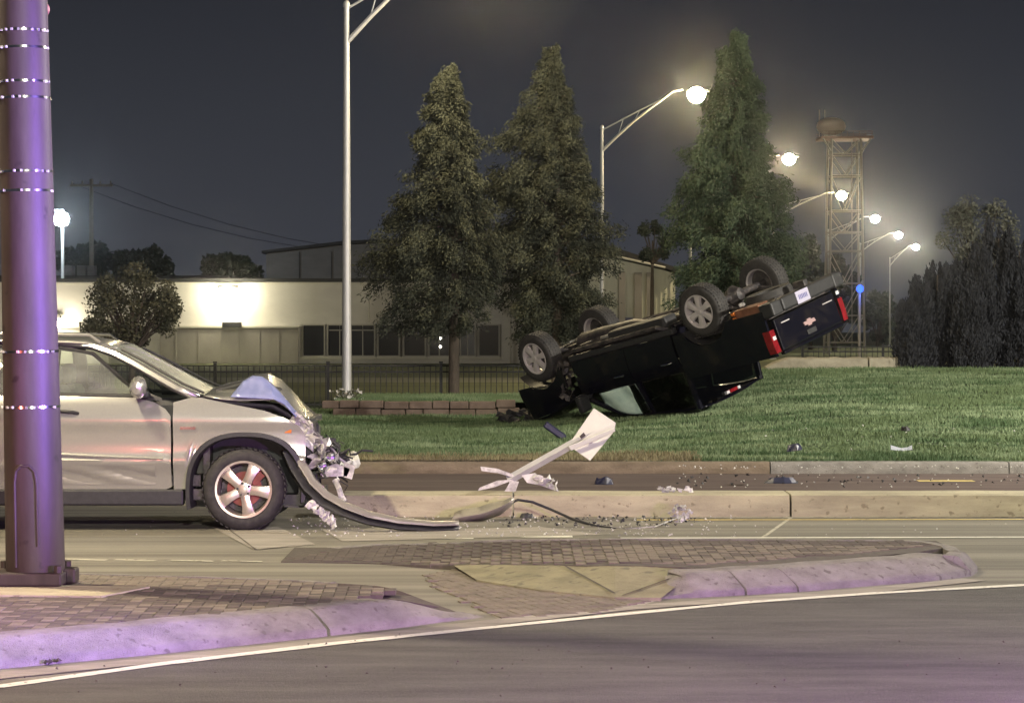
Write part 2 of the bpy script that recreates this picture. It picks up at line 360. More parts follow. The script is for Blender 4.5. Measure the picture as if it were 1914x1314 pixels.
# ------------------------------------------------------------------ traffic islands
PROF = [(0, -.005), (.006, .040), (.03, .062), (.10, .120), (.135, .143), (.165, .151), (.30, .153), (.30, -.005)]
def curb_seg(pts, hs, name, m, parent, k=1.0, prof=PROF):
    """pts: outer foot line, inside to the left of travel; hs: height factor per point"""
    mb = MB(); rows = []
    for i, p in enumerate(pts):
        t = (pts[min(i + 1, len(pts) - 1)] - pts[max(i - 1, 0)]); n = Vector((-t.y, t.x, 0)).normalized()
        jit = .006 * mnoise.noise(Vector((p.x * 3, p.y * 3, 0)))
        rows.append([(p.x + n.x * (o * k + jit), p.y + n.y * (o * k + jit), max(z * hs[i] + (jit if z > .02 else 0), -.005)) for o, z in prof])
    mb.grid(rows); n = len(prof)
    for r in (rows[0], rows[-1]): mb.add(r, [tuple(range(n))])
    return mb.build(name, m, parent, smooth=True, angle=50)
def path(pxs, z=0): return dense([G(px, py, z) for px, py in pxs], 10)
def hs_at(pts, tab):
    """height factor as function of pixel x is approximated by world x"""
    return [interp(tab, p.x) for p in pts]
def in_poly(x, y, poly):
    c = False; n = len(poly)
    for i in range(n):
        x1, y1 = poly[i]; x2, y2 = poly[i - 1]
        if (y1 > y) != (y2 > y) and x < (x2 - x1) * (y - y1) / (y2 - y1) + x1: c = not c
    return c
BRX, BRY = .076, .153
_bm = {}
def brick_mesh(m, k):
    key = (m.name, k)
    if key not in _bm:
        mb = MB(); r = random.Random(k); c = .003
        hx, hy = BRX / 2 - .0012, BRY / 2 - .0012
        V = [(-hx, -hy, -.03), (hx, -hy, -.03), (hx, hy, -.03), (-hx, hy, -.03)] + [(-hx, -hy, -c), (hx, -hy, -c), (hx, hy, -c), (-hx, hy, -c)] + \
            [(-hx + c, -hy + c, 0), (hx - c, -hy + c, 0), (hx - c, hy - c, 0), (-hx + c, hy - c, 0)]
        mb.add(V, [(0, 1, 5, 4), (1, 2, 6, 5), (2, 3, 7, 6), (3, 0, 4, 7), (4, 5, 9, 8), (5, 6, 10, 9), (6, 7, 11, 10), (7, 4, 8, 11), (8, 9, 10, 11)])
        me = bpy.data.meshes.new('brick'); me.from_pydata(V, [], mb.f); me.materials.append(m); _bm[key] = me
    return _bm[key]
def lay_bricks(poly, z, mats, parent, limit=290, rot=0.0):
    rot += PI / 4 * 0
    xs = [p[0] for p in poly]; ys = [p[1] for p in poly]; spots_ = []
    ca, sa = math.cos(rot), math.sin(rot); cx, cy = sum(xs) / len(xs), sum(ys) / len(ys)
    R = max(max(xs) - min(xs), max(ys) - min(ys))
    U = .0780; ni = int(R / U) + 3
    for i in range(-ni, ni):
        for j in range(-ni, ni):
            q = (i - j) % 4
            if q == 0: u, v, o_ = (i + 1) * U, (j + .5) * U, PI / 2
            elif q == 3: u, v, o_ = (i + .5) * U, (j + 1) * U, 0
            else: continue
            x = cx + u * ca - v * sa; y = cy + u * sa + v * ca
            if in_poly(x, y, poly): spots_.append((x, y, o_))
    spots_.sort(key=lambda p: (max(0, abs(p[0] / p[1]) - .205) * 1000, p[1]))
    rest = MB(); rr = random.Random(3)
    for k, (x, y, o_) in enumerate(spots_):
        me = brick_mesh(rr.choice(mats), 0); zz = (z(x, y) if callable(z) else z) + rr.uniform(-.0018, .0018); a = rot + o_ + rr.uniform(-.02, .02)
        if k < limit:
            o = bpy.data.objects.new('brick', me); COL.objects.link(o); o.location = (x, y, zz); o.rotation_euler = (rr.uniform(-.008, .008), rr.uniform(-.01, .01), a); o.parent = parent
        else:
            c_, s_ = math.cos(a), math.sin(a)
            V = [(x + v.co.x * c_ - v.co.y * s_, y + v.co.x * s_ + v.co.y * c_, zz + v.co.z) for v in me.vertices]
            rest.add(V, [tuple(p.vertices) for p in me.polygons])
    if rest.v: tag(rest.build('brick_field', mats[-1], parent), kind='stuff')

def island(name): 
    o = bpy.data.objects.new(name, None); COL.objects.link(o); o['kind'] = 'structure'; return o
# left island with the mast
isl = island('traffic_island')
front = path([(-420, 1305), (-200, 1277), (0, 1250), (300, 1222), (612, 1189)])
front2 = path([(618, 1188), (740, 1174), (830, 1162), (905, 1153)])
h2 = [1 - .85 * sstep(760, 905, 957 + p.x / p.y * F_PX) for p in front2]
curb_seg(front, [1.0] * len(front), 'curb_segment', M['concrete'], isl, 1.25)
curb_seg(front2, h2, 'curb_segment', M['concrete'], isl, 1.25, PROF[:-2] + [(.33, .147), (.62, -.005)])
back = dense([G(910, 1151, .01), G(885, 1133, .05), G(850, 1115, .10), G(760, 1096, .15) + Vector((.02, .05, 0)), G(560, 1083, .15) + Vector((0, .10, 0)), G(120, 1070, .15) + Vector((0, .12, 0)), G(-420, 1058, .15) + Vector((0, .12, 0))], 10)
hb = [min(1, .02 + i / 34) for i in range(len(back))]
curb_seg(back[36:], hb[36:], 'curb_segment', M['concrete'], isl, .55)
def inset(pts, d):
    out = []
    for i, p in enumerate(pts):
        t = (pts[min(i + 1, len(pts) - 1)] - pts[max(i - 1, 0)]); n = Vector((-t.y, t.x, 0)).normalized(); out.append((p.x + n.x * d, p.y + n.y * d))
    return out
fp = inset(front, .36) + inset(front2, .38)[:11]; bp_ = inset(back, .18)[30:]
polyL = fp + bp_
_bl = inset(front, .30) + inset(front2, .32)[:34] + inset(back, .10)[12:]
bed = MB(); bed.add([(x, y, .1475 - .14 * sstep(-.9, -.25, x)) for x, y in _bl], [tuple(range(len(_bl)))]); bed.build('sand_bed', M['joint'], isl)
slab = [G(-150, 1092, .15), G(280, 1098, .15), G(190, 1116, .15), G(-150, 1113, .15)]
lay_poly = [p for p in polyL]
class _P: pass
slab2 = [(p.x, p.y) for p in slab]
def lay_with_hole(poly, hole, *a, **k):
    global in_poly
    base = in_poly
    def ip(x, y, pl): return base(x, y, pl) and not base(x, y, hole)
    in_poly = ip
    lay_bricks(poly, *a, **k)
    in_poly = base
lay_with_hole(polyL, slab2, .150, [M['paver_dark'], M['paver_dark'], M['paver']], isl, 295, .03)
sb = MB(); sb.prism(slab2, .10, .158); sb.build('concrete_pad', M['concrete_old'], isl)
# right island
isr = island('traffic_island')
rf1 = path([(1232, 1119), (1300, 1117), (1392, 1112)]); rf2 = path([(1397, 1112), (1490, 1106)]); rf3 = path([(1494, 1106), (1640, 1094), (1760, 1085), (1815, 1077)])
zR = lambda x, y=0: .012 + .138 * sstep(-1.1, 1.0, x)
def GZ(px, py):
    g = G(px, py, .08)
    for _ in range(12): g = G(px, py, zR(g.x))
    return g
def off(p, dx, dy): return Vector((p.x + dx, p.y + dy, 0))
rf4 = dense([G(1815, 1077), G(1828, 1068), off(G(1806, 1048, .07), .05, 0), off(GZ(1778, 1022), .14, .05), off(GZ(1752, 1013), .05, .13), off(GZ(1690, 1009), 0, .14), off(GZ(1500, 1008), 0, .14), off(GZ(1100, 1008), 0, .14), off(GZ(900, 1010), 0, .1), off(GZ(700, 1014), 0, .06), off(GZ(600, 1022), 0, .03)], 8)
curb_seg(rf1, [min(1, .08 + .95 * i / 12) for i in range(len(rf1))], 'curb_segment', M['concrete'], isr, 1.5)
curb_seg(rf2, [1] * len(rf2), 'curb_segment', M['concrete'], isr, 1.5)
curb_seg(rf3, [1] * len(rf3), 'curb_segment', M['concrete'], isr, 1.5)
curb_seg(rf4, [min(1, zR(p.x) / .15) for p in rf4], 'curb_segment', M['concrete'], isr, .7)
pr = [GZ(*p) for p in ((535, 1046), (700, 1049), (900, 1052), (1100, 1054), (1300, 1055), (1420, 1047), (1560, 1036), (1700, 1024), (1752, 1018), (1700, 1011), (1500, 1010), (1200, 1010), (1000, 1011), (800, 1014), (650, 1023))]
polyR = [(p.x, p.y) for p in pr]
pr = [GZ(*p) for p in ((525, 1048), (700, 1051), (900, 1054), (1100, 1056), (1300, 1060), (1420, 1055), (1560, 1044), (1700, 1032), (1775, 1022), (1712, 1009), (1500, 1009), (1200, 1009), (1000, 1010), (800, 1013), (640, 1022))]
bed = MB(); fr_ = [(p.x, p.y) for p in pr[:9]]; bk_ = [(p.x, p.y) for p in pr[9:]][::-1]; rows_ = []
for k in range(61):
    x = fr_[0][0] + (fr_[-1][0] - fr_[0][0]) * k / 60; y0_, y1_ = interp(fr_, x), max(interp(bk_, x), interp(fr_, x) + .01)
    rows_.append([(x, y0_, -.01)] + [(x, y0_ + (y1_ - y0_) * q, zR(x) - .004) for q in (0, .5, 1)])
bed.grid(rows_); bed.build('sand_bed', M['joint'], isr)
lay_bricks(polyR, lambda x, y: zR(x) + .002, [M['paver'], M['paver'], M['paver_dark']], isr, 295, .0)
ramp = MB()
top = [GZ(x, y) for x, y in ((845, 1053.5), (1000, 1055), (1150, 1056.5), (1312, 1058))]
bot = [G(x, y, .022) for x, y in ((890, 1083), (1010, 1102), (1150, 1116), (1236, 1117))]
for p in top: p.z = max(p.z - .004, .024)
rows = [[a.lerp(b, t) for t in (0, .25, .5, .75, 1)] for a, b in zip(top, bot)]
ramp.grid(rows); ramp.grid([[r_[4], Vector((r_[4].x, r_[4].y, 0))] for r_ in rows]); ramp.build('flared_ramp', M['ramp'], isr)
def groove(name, a, b, up, parent, w=.008, m=None):
    mb = MB(); pa, pb = a + Vector((0, 0, up)), b + Vector((0, 0, up)); t = (pb - pa); n = Vector((-t.y, t.x, 0)).normalized() * w
    mb.add([pa - n, pa + n, pb + n, pb - n], [(0, 1, 2, 3)]); return mb.build(name, m or M['joint'], parent)
def onramp(px, v):
    u = (px - 845) / (1312 - 845) * 3; i = min(2, max(0, int(u))); f = u - i
    return rows[i][0].lerp(rows[i + 1][0], f).lerp(rows[i][4].lerp(rows[i + 1][4], f), v)
groove('groove', onramp(1060, .05), onramp(1155, .9), .008, isr); groove('groove', onramp(1310, .1), onramp(1180, .97), .008, isr); groove('groove', onramp(850, .02), onramp(1311, .02), .008, isr)
# cut-through between the islands
polyC = [tuple(G(*p)[:2]) for p in ((860, 1062), (1060, 1092), (1236, 1122), (1150, 1142), (930, 1156), (880, 1126), (810, 1095), (800, 1075))]
flat('cut_through', polyC, .002, M['gutter'])
ct = island('cut_through_paving'); lay_bricks(polyC, .010, [M['paver']], ct, 0, .3)
for c in ct.children: c['kind'] = 'stuff'
# gutter along the front curbs
tag(ribbon('gutter', dense([G(-200, 1290), G(0, 1264), (G(300, 1234)), G(620, 1200), G(905, 1166), G(1160, 1138), G(1400, 1120), G(1640, 1103), G(1820, 1084)], 4), .22, .0065, M['gutter'], jitter=.05), kind='structure')

# far median with a tall barrier curb
med = island('median')
MPROF = [(0, -.005), (.01, .16), (.03, .205), (.07, .215), (.55, .22), (.55, -.005)]
for a, b in ((640, 958), (961, 1476), (1480, 1990), (1993, 2700)):
    pts = dense([G(a, 966 - 0 * a), G(b, 966)], 6)
    curb_seg(pts, [1.0] * len(pts), 'curb_segment', M['concrete_old'], med, 1.0, MPROF)
tag(ribbon('pale_gutter', dense([G(1190, 968), G(2600, 966)], 8), .05, .0055, M['line_worn']), kind='structure')

# far curb and verge
fc = island('far_curb')
for i in range(-9, 12):
    x0 = i * 3.0 + .25; pts = dense([Vector((x0, 31.55, 0)), Vector((x0 + 2.985, 31.55, 0))], 2)
    curb_seg(pts, [1] * 3, 'curb_segment', M['concrete'] if i > 0 else M['brown_curb'], fc, 1.0, [(0, -.005), (.015, .12), (.04, .145), (.18, .15), (.18, -.005)])
def grid_sheet(name, x0, x1, y0, y1, nx, ny, fz, m):
    xs = np.linspace(x0, x1, nx); ys = np.linspace(y0, y1, ny)
    V = [(x, y, fz(x, y)) for y in ys for x in xs]
    Fq = [(j * nx + i, j * nx + i + 1, (j + 1) * nx + i + 1, (j + 1) * nx + i) for j in range(ny - 1) for i in range(nx - 1)]
    o = np_mesh(name, V, Fq, m); o.data.shade_smooth(); o['kind'] = 'structure'; return o
grid_sheet('lawn', -40, 40, 31.72, 62, 260, 180, lambda x, y: terrain(x, y) - .005, M['turf'])
soil_poly = [tuple(G(*p, .16)[:2]) for p in ((-500, 878), (640, 878), (1150, 876), (1290, 868), (1180, 864), (950, 858), (640, 856), (-500, 856))]
so = MB(); so.add([(x, max(31.75, y), terrain(x, y) + .012) for x, y in soil_poly], [tuple(range(len(soil_poly)))]); tag(so.build('bare_soil_verge', M['soil']), kind='structure')

def blades(name, n, x0, x1, y0, y1, h, w, m, seed, cond=None):
    r = np.random.default_rng(seed)
    X = r.uniform(x0, x1, n); Y = y0 + (y1 - y0) * r.random(n) ** 1.25
    if cond is not None: k = cond(X, Y); X = X[k]; Y = Y[k]; n = len(X)
    Z = np.array([terrain(a, b) for a, b in zip(X, Y)])
    clump = np.array([mnoise.noise(Vector((a * 1.1, b * 3.8, 3))) for a, b in zip(X, Y)])
    H = h * (.75 + .5 * r.random(n)) * (1 + 1.3 * clump).clip(.3, 3)
    a = r.uniform(0, PI, n); dx = np.cos(a) * w; dy = np.sin(a) * w * .5
    lx = r.normal(0, .35, n) * H; ly = r.normal(0, .35, n) * H
    V = np.empty((n, 3, 3)); V[:, 0] = np.stack([X - dx, Y - dy, Z - .01], 1); V[:, 1] = np.stack([X + dx, Y + dy, Z - .01], 1); V[:, 2] = np.stack([X + lx, Y + ly, Z + H], 1)
    o = np_mesh(name, V.reshape(-1, 3), np.arange(n * 3).reshape(-1, 3), m, k=3); return o
soilc = lambda X, Y: ~((Y < 32.9 + .25 * np.sin(X * 2)) & (X < 2.3))
tag(blades('grass', 330000, -9.5, 12.5, 31.8, 50, .042, .012, M['blade'], 1, soilc), 'thick green lawn grass on the slope around the overturned truck', 'grass', kind='stuff')
tag(blades('dry_grass', 15000, -9.5, 2.4, 31.78, 33.0, .05, .012, M['dry_blade'], 2), 'short dry grass on the brown verge beside the far curb', 'dry grass', kind='stuff')

# ------------------------------------------------------------------ street lamps
S_ = 30.4
def lamp_row(n):
    dn = 2.6 + n; d = dn * S_
    lamp = Vector(((968 - 1622 / dn) * d / F_PX, d, 9.22))
    return lamp
def street_lamp(base, lamp, label, ph, lit_mat, power, color, group='street lamps along the far side of the lawn', zb=None, r=.085):
    t = empty('street_lamp', base, label, 'street lamp', group)
    L = lamp - base; H = ph
    part('pole', M['galv'], t, lambda m: m.tube([(0, 0, 0), (0, 0, H * .5), (0, 0, H)], [r, r * .8, r * .55], 12), smooth=True)
    part('base_flange', M['galv'], t, lambda m: (m.box((0, 0, .03), (.36, .36, .06)), [m.tube([(sx * .13, sy * .13, .06), (sx * .13, sy * .13, .12)], .02, 6) for sx in (-1, 1) for sy in (-1, 1)]), bevel=.006)
    part('pole_cap', M['galv'], t, lambda m: m.lathe([(.0, H + .07), (r * .5, H + .05), (r * .72, H), (r * .72, H - .06)], 12), smooth=True)
    e = Vector((L.x, L.y, L.z)) - Vector((.42, 0, -.05))
    lo = [Vector((0, 0, H - .75)).lerp(e, k) + Vector((0, 0, .34 * math.sin(PI * k) * .55 + (.25 * (k ** 6)))) for k in (0, .2, .4, .6, .75, .88, 1)]
    lo[-1] = e
    part('arm', M['galv'], t, lambda m: m.tube(lo, [.05, .045, .04, .036, .034, .032, .03], 8), smooth=True)
    up = [Vector((0, 0, H - .1)), Vector((0, 0, H - .1)).lerp(lo[4], .5) + Vector((0, 0, .02)), lo[4] + Vector((0, 0, .02))]
    part('brace_arm', M['galv'], t, lambda m: m.tube(up, .024, 8), smooth=True)
    for k in (.35, .62):
        a_ = up[0].lerp(up[2], k); b_ = min(lo, key=lambda q: (q.x - a_.x) ** 2 + (q.y - a_.y) ** 2)
        part('strut', M['galv'], t, lambda m: m.tube([a_, b_], .014, 6))
    hd = part('lamp_head', M['galv'], t, lambda m: m.lathe([(.02, -.44), (.08, -.40), (.13, -.2), (.15, 0), (.13, .2), (.05, .3), (.01, .32)], 14, 'y', L, Matrix.Rotation(PI / 2, 3, 'Z') @ Matrix.Diagonal((1, 1, .55))), smooth=True)
    part('lamp_lens', lit_mat, t, lambda m: m.lathe([(.001, -.27), (.10, -.25), (.20, -.18), (.27, -.07), (.28, .02), (.23, .13), (.14, .2), (.001, .23)], 20, 'z', L + Vector((0, 0, -.10))), smooth=True)
    if power: point_light('lamp_light', L + Vector((0, 0, -.72)), power, color, .17, t)
    return t
descr = {-1: 'tall grey street lamp with white planting at its foot, its lamp out of view above', 0: 'street lamp with lit lamp touching the left edge of the greenest conifer',
         1: 'street lamp whose bright lamp shines just right of the greenest conifer', 2: 'street lamp with its lit head in front of the lattice tower legs',
         3: 'street lamp with its lit head just right of the lattice tower', 4: 'street lamp second from the end of the receding row', 5: 'farthest street lamp, its full pole seen beside the dark junipers'}
offs = {-1: (648, 7.75), 0: (1125, 7.95), 1: (1290, 7.9), 2: (1445, 7.9), 3: (1548, 7.9), 4: (1607, 7.9), 5: (1663, 7.9)}
for n in range(-1, 6):
    lamp = lamp_row(n); px, ph = offs[n]
    zb = .42 if n == -1 else 0.0
    base = Vector(((px - 957) / F_PX * lamp.y, lamp.y, zb))
    ptop = W(px, {-1: 8, 0: 238, 1: 330, 2: 385, 3: 430, 4: 455, 5: 482}[n], lamp.y).z - zb
    street_lamp(base, lamp, descr[n], ptop, M['lamp_warm'] if n < 3 else M['lamp_white'], 0, WARM if n < 3 else WHITE, r=.095 if n < 0 else .085)
# the lamps of the same road that stand outside the frame
l2 = lamp_row(-2)
street_lamp(Vector((-9.3, 18.4, 0)), Vector((-6.6, 18.3, 9.2)), 'street lamp out of frame to the left of the silver car', 8.4, M['lamp_warm'], 3000, WARM)
street_lamp(Vector((4.5, -7.5, 0)), Vector((2.0, -6.0, 9.2)), 'street lamp out of frame behind the camera', 8.4, M['lamp_warm'], 14500, WHITE)
street_lamp(Vector((19.5, 27.0, 0)), Vector((16.5, 29.5, 9.2)), 'street lamp out of frame to the right of the lawn', 8.4, M['lamp_warm'], 15000, WHITE)

# ------------------------------------------------------------------ mast in the left foreground
mbse = G(67, 1090, .158); mt = empty('signal_mast', mbse, 'thick steel mast standing on the left island, lit red and violet', 'mast')
sc_ = mbse.y / F_PX
def mx(px, py): p = W(px, py, mbse.y); return p - mbse
axis = lambda py: mx(42 + 25 * py / 1090, py)
def mast_r(py): return (92 + 18 * py / 1090) / 2 * sc_
ys_ = list(range(1088, -420, -60))
part('shaft', M['mast'], mt, lambda m: m.tube([axis(y) for y in ys_], [mast_r(y) for y in ys_], 48), smooth=True)
for y in (60, 92, 155, 185, 322, 358, 657, 760):
    a0, a1 = axis(y + 2.2), axis(y - 2.2)
    st = part('strap', M['chrome'], mt, lambda m: m.tube([a0, a1], mast_r(y) + .0035, 40), smooth=True)
    def bk(m):
        for k in range(11):
            if random.random() < .35: continue
            an = -PI / 2 + (k - 5) * .27; rr_ = mast_r(y) + .006
            c = axis(y) + Vector((math.cos(an) * rr_, math.sin(an) * rr_, 0)); m.box(c, (.012, .012, .016), Matrix.Rotation(an, 3, 'Z'))
    tag(part('clasp', M['bare'], st, bk), kind='stuff')
# hand hole cover
def cover(m):
    for (y0, y1) in ((868, 1056),):
        pts = []
        for k in range(0, 13):
            y = y1 + (y0 - y1) * k / 12; pts.append((y, .075))
        loop = []
        a0 = -PI / 2 + .02
        path_ = [(1056, -.50), (900, -.50), (878, -.44), (868, -.25), (868, .05), (878, .22), (900, .28), (1056, .28)]
        P = []
        for (ya, aa), (yb, ab) in zip(path_, path_[1:]):
            for k in range(4):
                y = ya + (yb - ya) * k / 4; an = -PI / 2 + aa + (ab - aa) * k / 4; r_ = mast_r(y) + .004
                P.append(axis(y) + Vector((math.cos(an) * r_, math.sin(an) * r_, 0)))
        m.tube(P, .010, 8)
part('hand_hole_rim', M['mast'], mt, cover, smooth=True)
part('base_collar', M['mast'], mt, lambda m: (m.box((-.04, 0, .045), (.50, .46, .085)), m.box((.20, .05, .05), (.13, .16, .10))), bevel=.015)
for sx in (-.24, .18):
    for sy in (-.19, .16):
        part('anchor_nut', M['mast'], mt, lambda m: m.tube([(sx, sy, .085), (sx, sy, .135)], .028, 6), bevel=.004)
rb = W(76, 18, mbse.y + .35)
t = empty('round_signal_housing', rb, 'rounded pink housing fixed behind the top of the left mast', 'signal housing')
part('shell', mat('pink_housing', (.45, .17, .16), .4), t, lambda m: m.lathe([(.001, -.06), (.04, -.055), (.058, -.02), (.058, .02), (.04, .055), (.001, .06)], 20, 'y'), smooth=True)
part('bracket', M['mast'], t, lambda m: m.box((-.03, -.12, 0), (.03, .22, .03)))

# ------------------------------------------------------------------ wheels
def wheel(parent, c, R, rimR, w, side, malloy, spokes=5, rot=0.0, mdisc=None, lean=0, steer=0, lugs=True):
    """c: centre of the outer face; side: -1 = faces -y"""
    wh = bpy.data.objects.new('wheel', None); COL.objects.link(wh); wh.location = c; wh.parent = parent
    wh.rotation_euler = (lean, 0, steer)
    s = side
    part('tyre', M['rubber'], wh, lambda m: m.lathe([(rimR, -.0 * s), (rimR + .02, .012 * s), (R - .045, .010 * s), (R - .015, -.015 * s), (R, -.045 * s), (R, -(w - .045) * s), (R - .015, -(w - .015) * s), (R - .05, -w * s), (rimR, -w * s), (rimR, -.0 * s)], 48, 'y'), smooth=True)
    def treads(m):
        for k in range(44):
            a = 2 * PI * k / 44
            for yy in (.04, .10, .16, .22):
                if yy < w - .02:
                    a2 = a + (yy > .1) * .07; rr_ = R + .001
                    m.box((math.cos(a2) * rr_, -yy * s, math.sin(a2) * rr_), (.010, .04, .030), Matrix.Rotation(-a2, 3, 'Y'))
    tag(part('tread_blocks', M['rubber'], wh, treads), kind='stuff')
    part('rim', malloy, wh, lambda m: m.lathe([(rimR + .006, .002 * s), (rimR + .004, .012 * s), (rimR - .014, .010 * s), (rimR - .022, -.012 * s), (rimR - .03, -.05 * s), (rimR - .035, -(w - .02) * s), (rimR - .01, -w * s)], 48, 'y'), smooth=True)
    part('brake_disc', mdisc or M['under'], wh, lambda m: (m.lathe([(.001, -.085 * s), (rimR * .62, -.085 * s), (rimR * .62, -.10 * s), (.001, -.10 * s)], 32, 'y'), m.box((rimR * .42, -.075 * s, rimR * .42), (.10, .04, .13), Matrix.Rotation(PI / 4, 3, 'Y'))), smooth=True)
    part('barrel_back', M['under'], wh, lambda m: m.lathe([(.001, -.14 * s), (rimR - .04, -.14 * s)], 32, 'y'))
    for k in range(spokes):
        a = rot + 2 * PI * k / spokes
        def sp(m):
            rad = Vector((math.cos(a), 0, math.sin(a))); tan = Vector((-math.sin(a), 0, math.cos(a)))
            rows_ = []
            for rr_, hw, yo in ((rimR * .20, .046, -.012), (rimR * .40, .043, -.004), (rimR * .62, .048, -.002), (rimR * .84, .058, -.006), (rimR * .93, .072, -.014)):
                hw *= rimR / .25; c0 = rad * rr_
                rows_.append([c0 - tan * hw + Vector((0, (yo - .045) * s, 0)), c0 - tan * hw * .9 + Vector((0, (yo - .004) * s, 0)), c0 - tan * hw * .3 + Vector((0, (yo + .004) * s, 0)), c0 + tan * hw * .3 + Vector((0, (yo + .004) * s, 0)),
                              c0 + tan * hw * .9 + Vector((0, (yo - .004) * s, 0)), c0 + tan * hw + Vector((0, (yo - .045) * s, 0))])
            m.grid(rows_)
        part('spoke', malloy, wh, sp, smooth=True)
    part('hub', malloy, wh, lambda m: m.lathe([(rimR * .30, -.05 * s), (rimR * .29, -.012 * s), (rimR * .2, -.004 * s), (rimR * .13, -.002 * s), (rimR * .12, .008 * s), (.001, .010 * s)], 24, 'y'), smooth=True)
    if lugs:
        for k in range(5):
            a = rot + 2 * PI * (k + .5) / 5; part('lug_nut', M['under'], wh, lambda m: m.tube([(math.cos(a) * rimR * .215, -.006 * s, math.sin(a) * rimR * .215), (math.cos(a) * rimR * .215, .008 * s, math.sin(a) * rimR * .215)], .012, 6))
    return wh

# ------------------------------------------------------------------ body panel helper
def panel(m, xs, zlo, zhi, Wf, side, n=8, flange=.02):
    rows_ = []
    for x in xs:
        lo, hi = zlo(x), max(zhi(x), zlo(x) + .01); col = []
        col.append(Vector((x, side * (Wf(x, lo) - flange), lo)))
        for k in range(n + 1):
            z = lo + (hi - lo) * k / n; col.append(Vector((x, side * Wf(x, z), z)))
        col.append(Vector((x, side * (Wf(x, hi) - flange), hi)))
        rows_.append(col)
    f0 = [Vector((p.x, p.y - side * flange, p.z)) for p in rows_[0]]; f1 = [Vector((p.x, p.y - side * flange, p.z)) for p in rows_[-1]]
    m.grid([f0] + rows_ + [f1])
def lin(a, b, n): return [a + (b - a) * i / (n - 1) for i in range(n)]
def T(tab): return lambda x: interp(tab, x)

# ------------------------------------------------------------------ silver SUV
suv_o = G(455, 992); SY = suv_o.y + .95
suv = empty('crashed_suv', (suv_o.x, SY, 0), 'silver SUV with its front end torn open and hood buckled', 'car')
WS = [(.30, .89), (.40, .905), (.52, .93), (.60, .962), (.65, .975), (.672, .955), (.78, .948), (.90, .957), (.98, .978), (1.02, .975), (1.12, .948), (1.20, .922), (1.24, .895), (1.45, .80), (1.62, .70), (1.70, .60), (1.76, .45)]
def SW(x, z):
    w = interp(WS, z)
    if x > .15: w *= 1 - .13 * ((x - .15) / .8) ** 2
    if x < -2.9: w *= 1 - .10 * ((-2.9 - x) / 1.0) ** 2
    return w
def arch(x, cx, cz, r, base, p=2.0):
    d = r ** p - abs(x - cx) ** p
    return cz + d ** (1 / p) if d > 0 else base
belt = T([(-3.9, 1.24), (-2.2, 1.23), (-1.0, 1.205), (-.82, 1.17), (-.70, 1.10), (-.655, 1.04)])
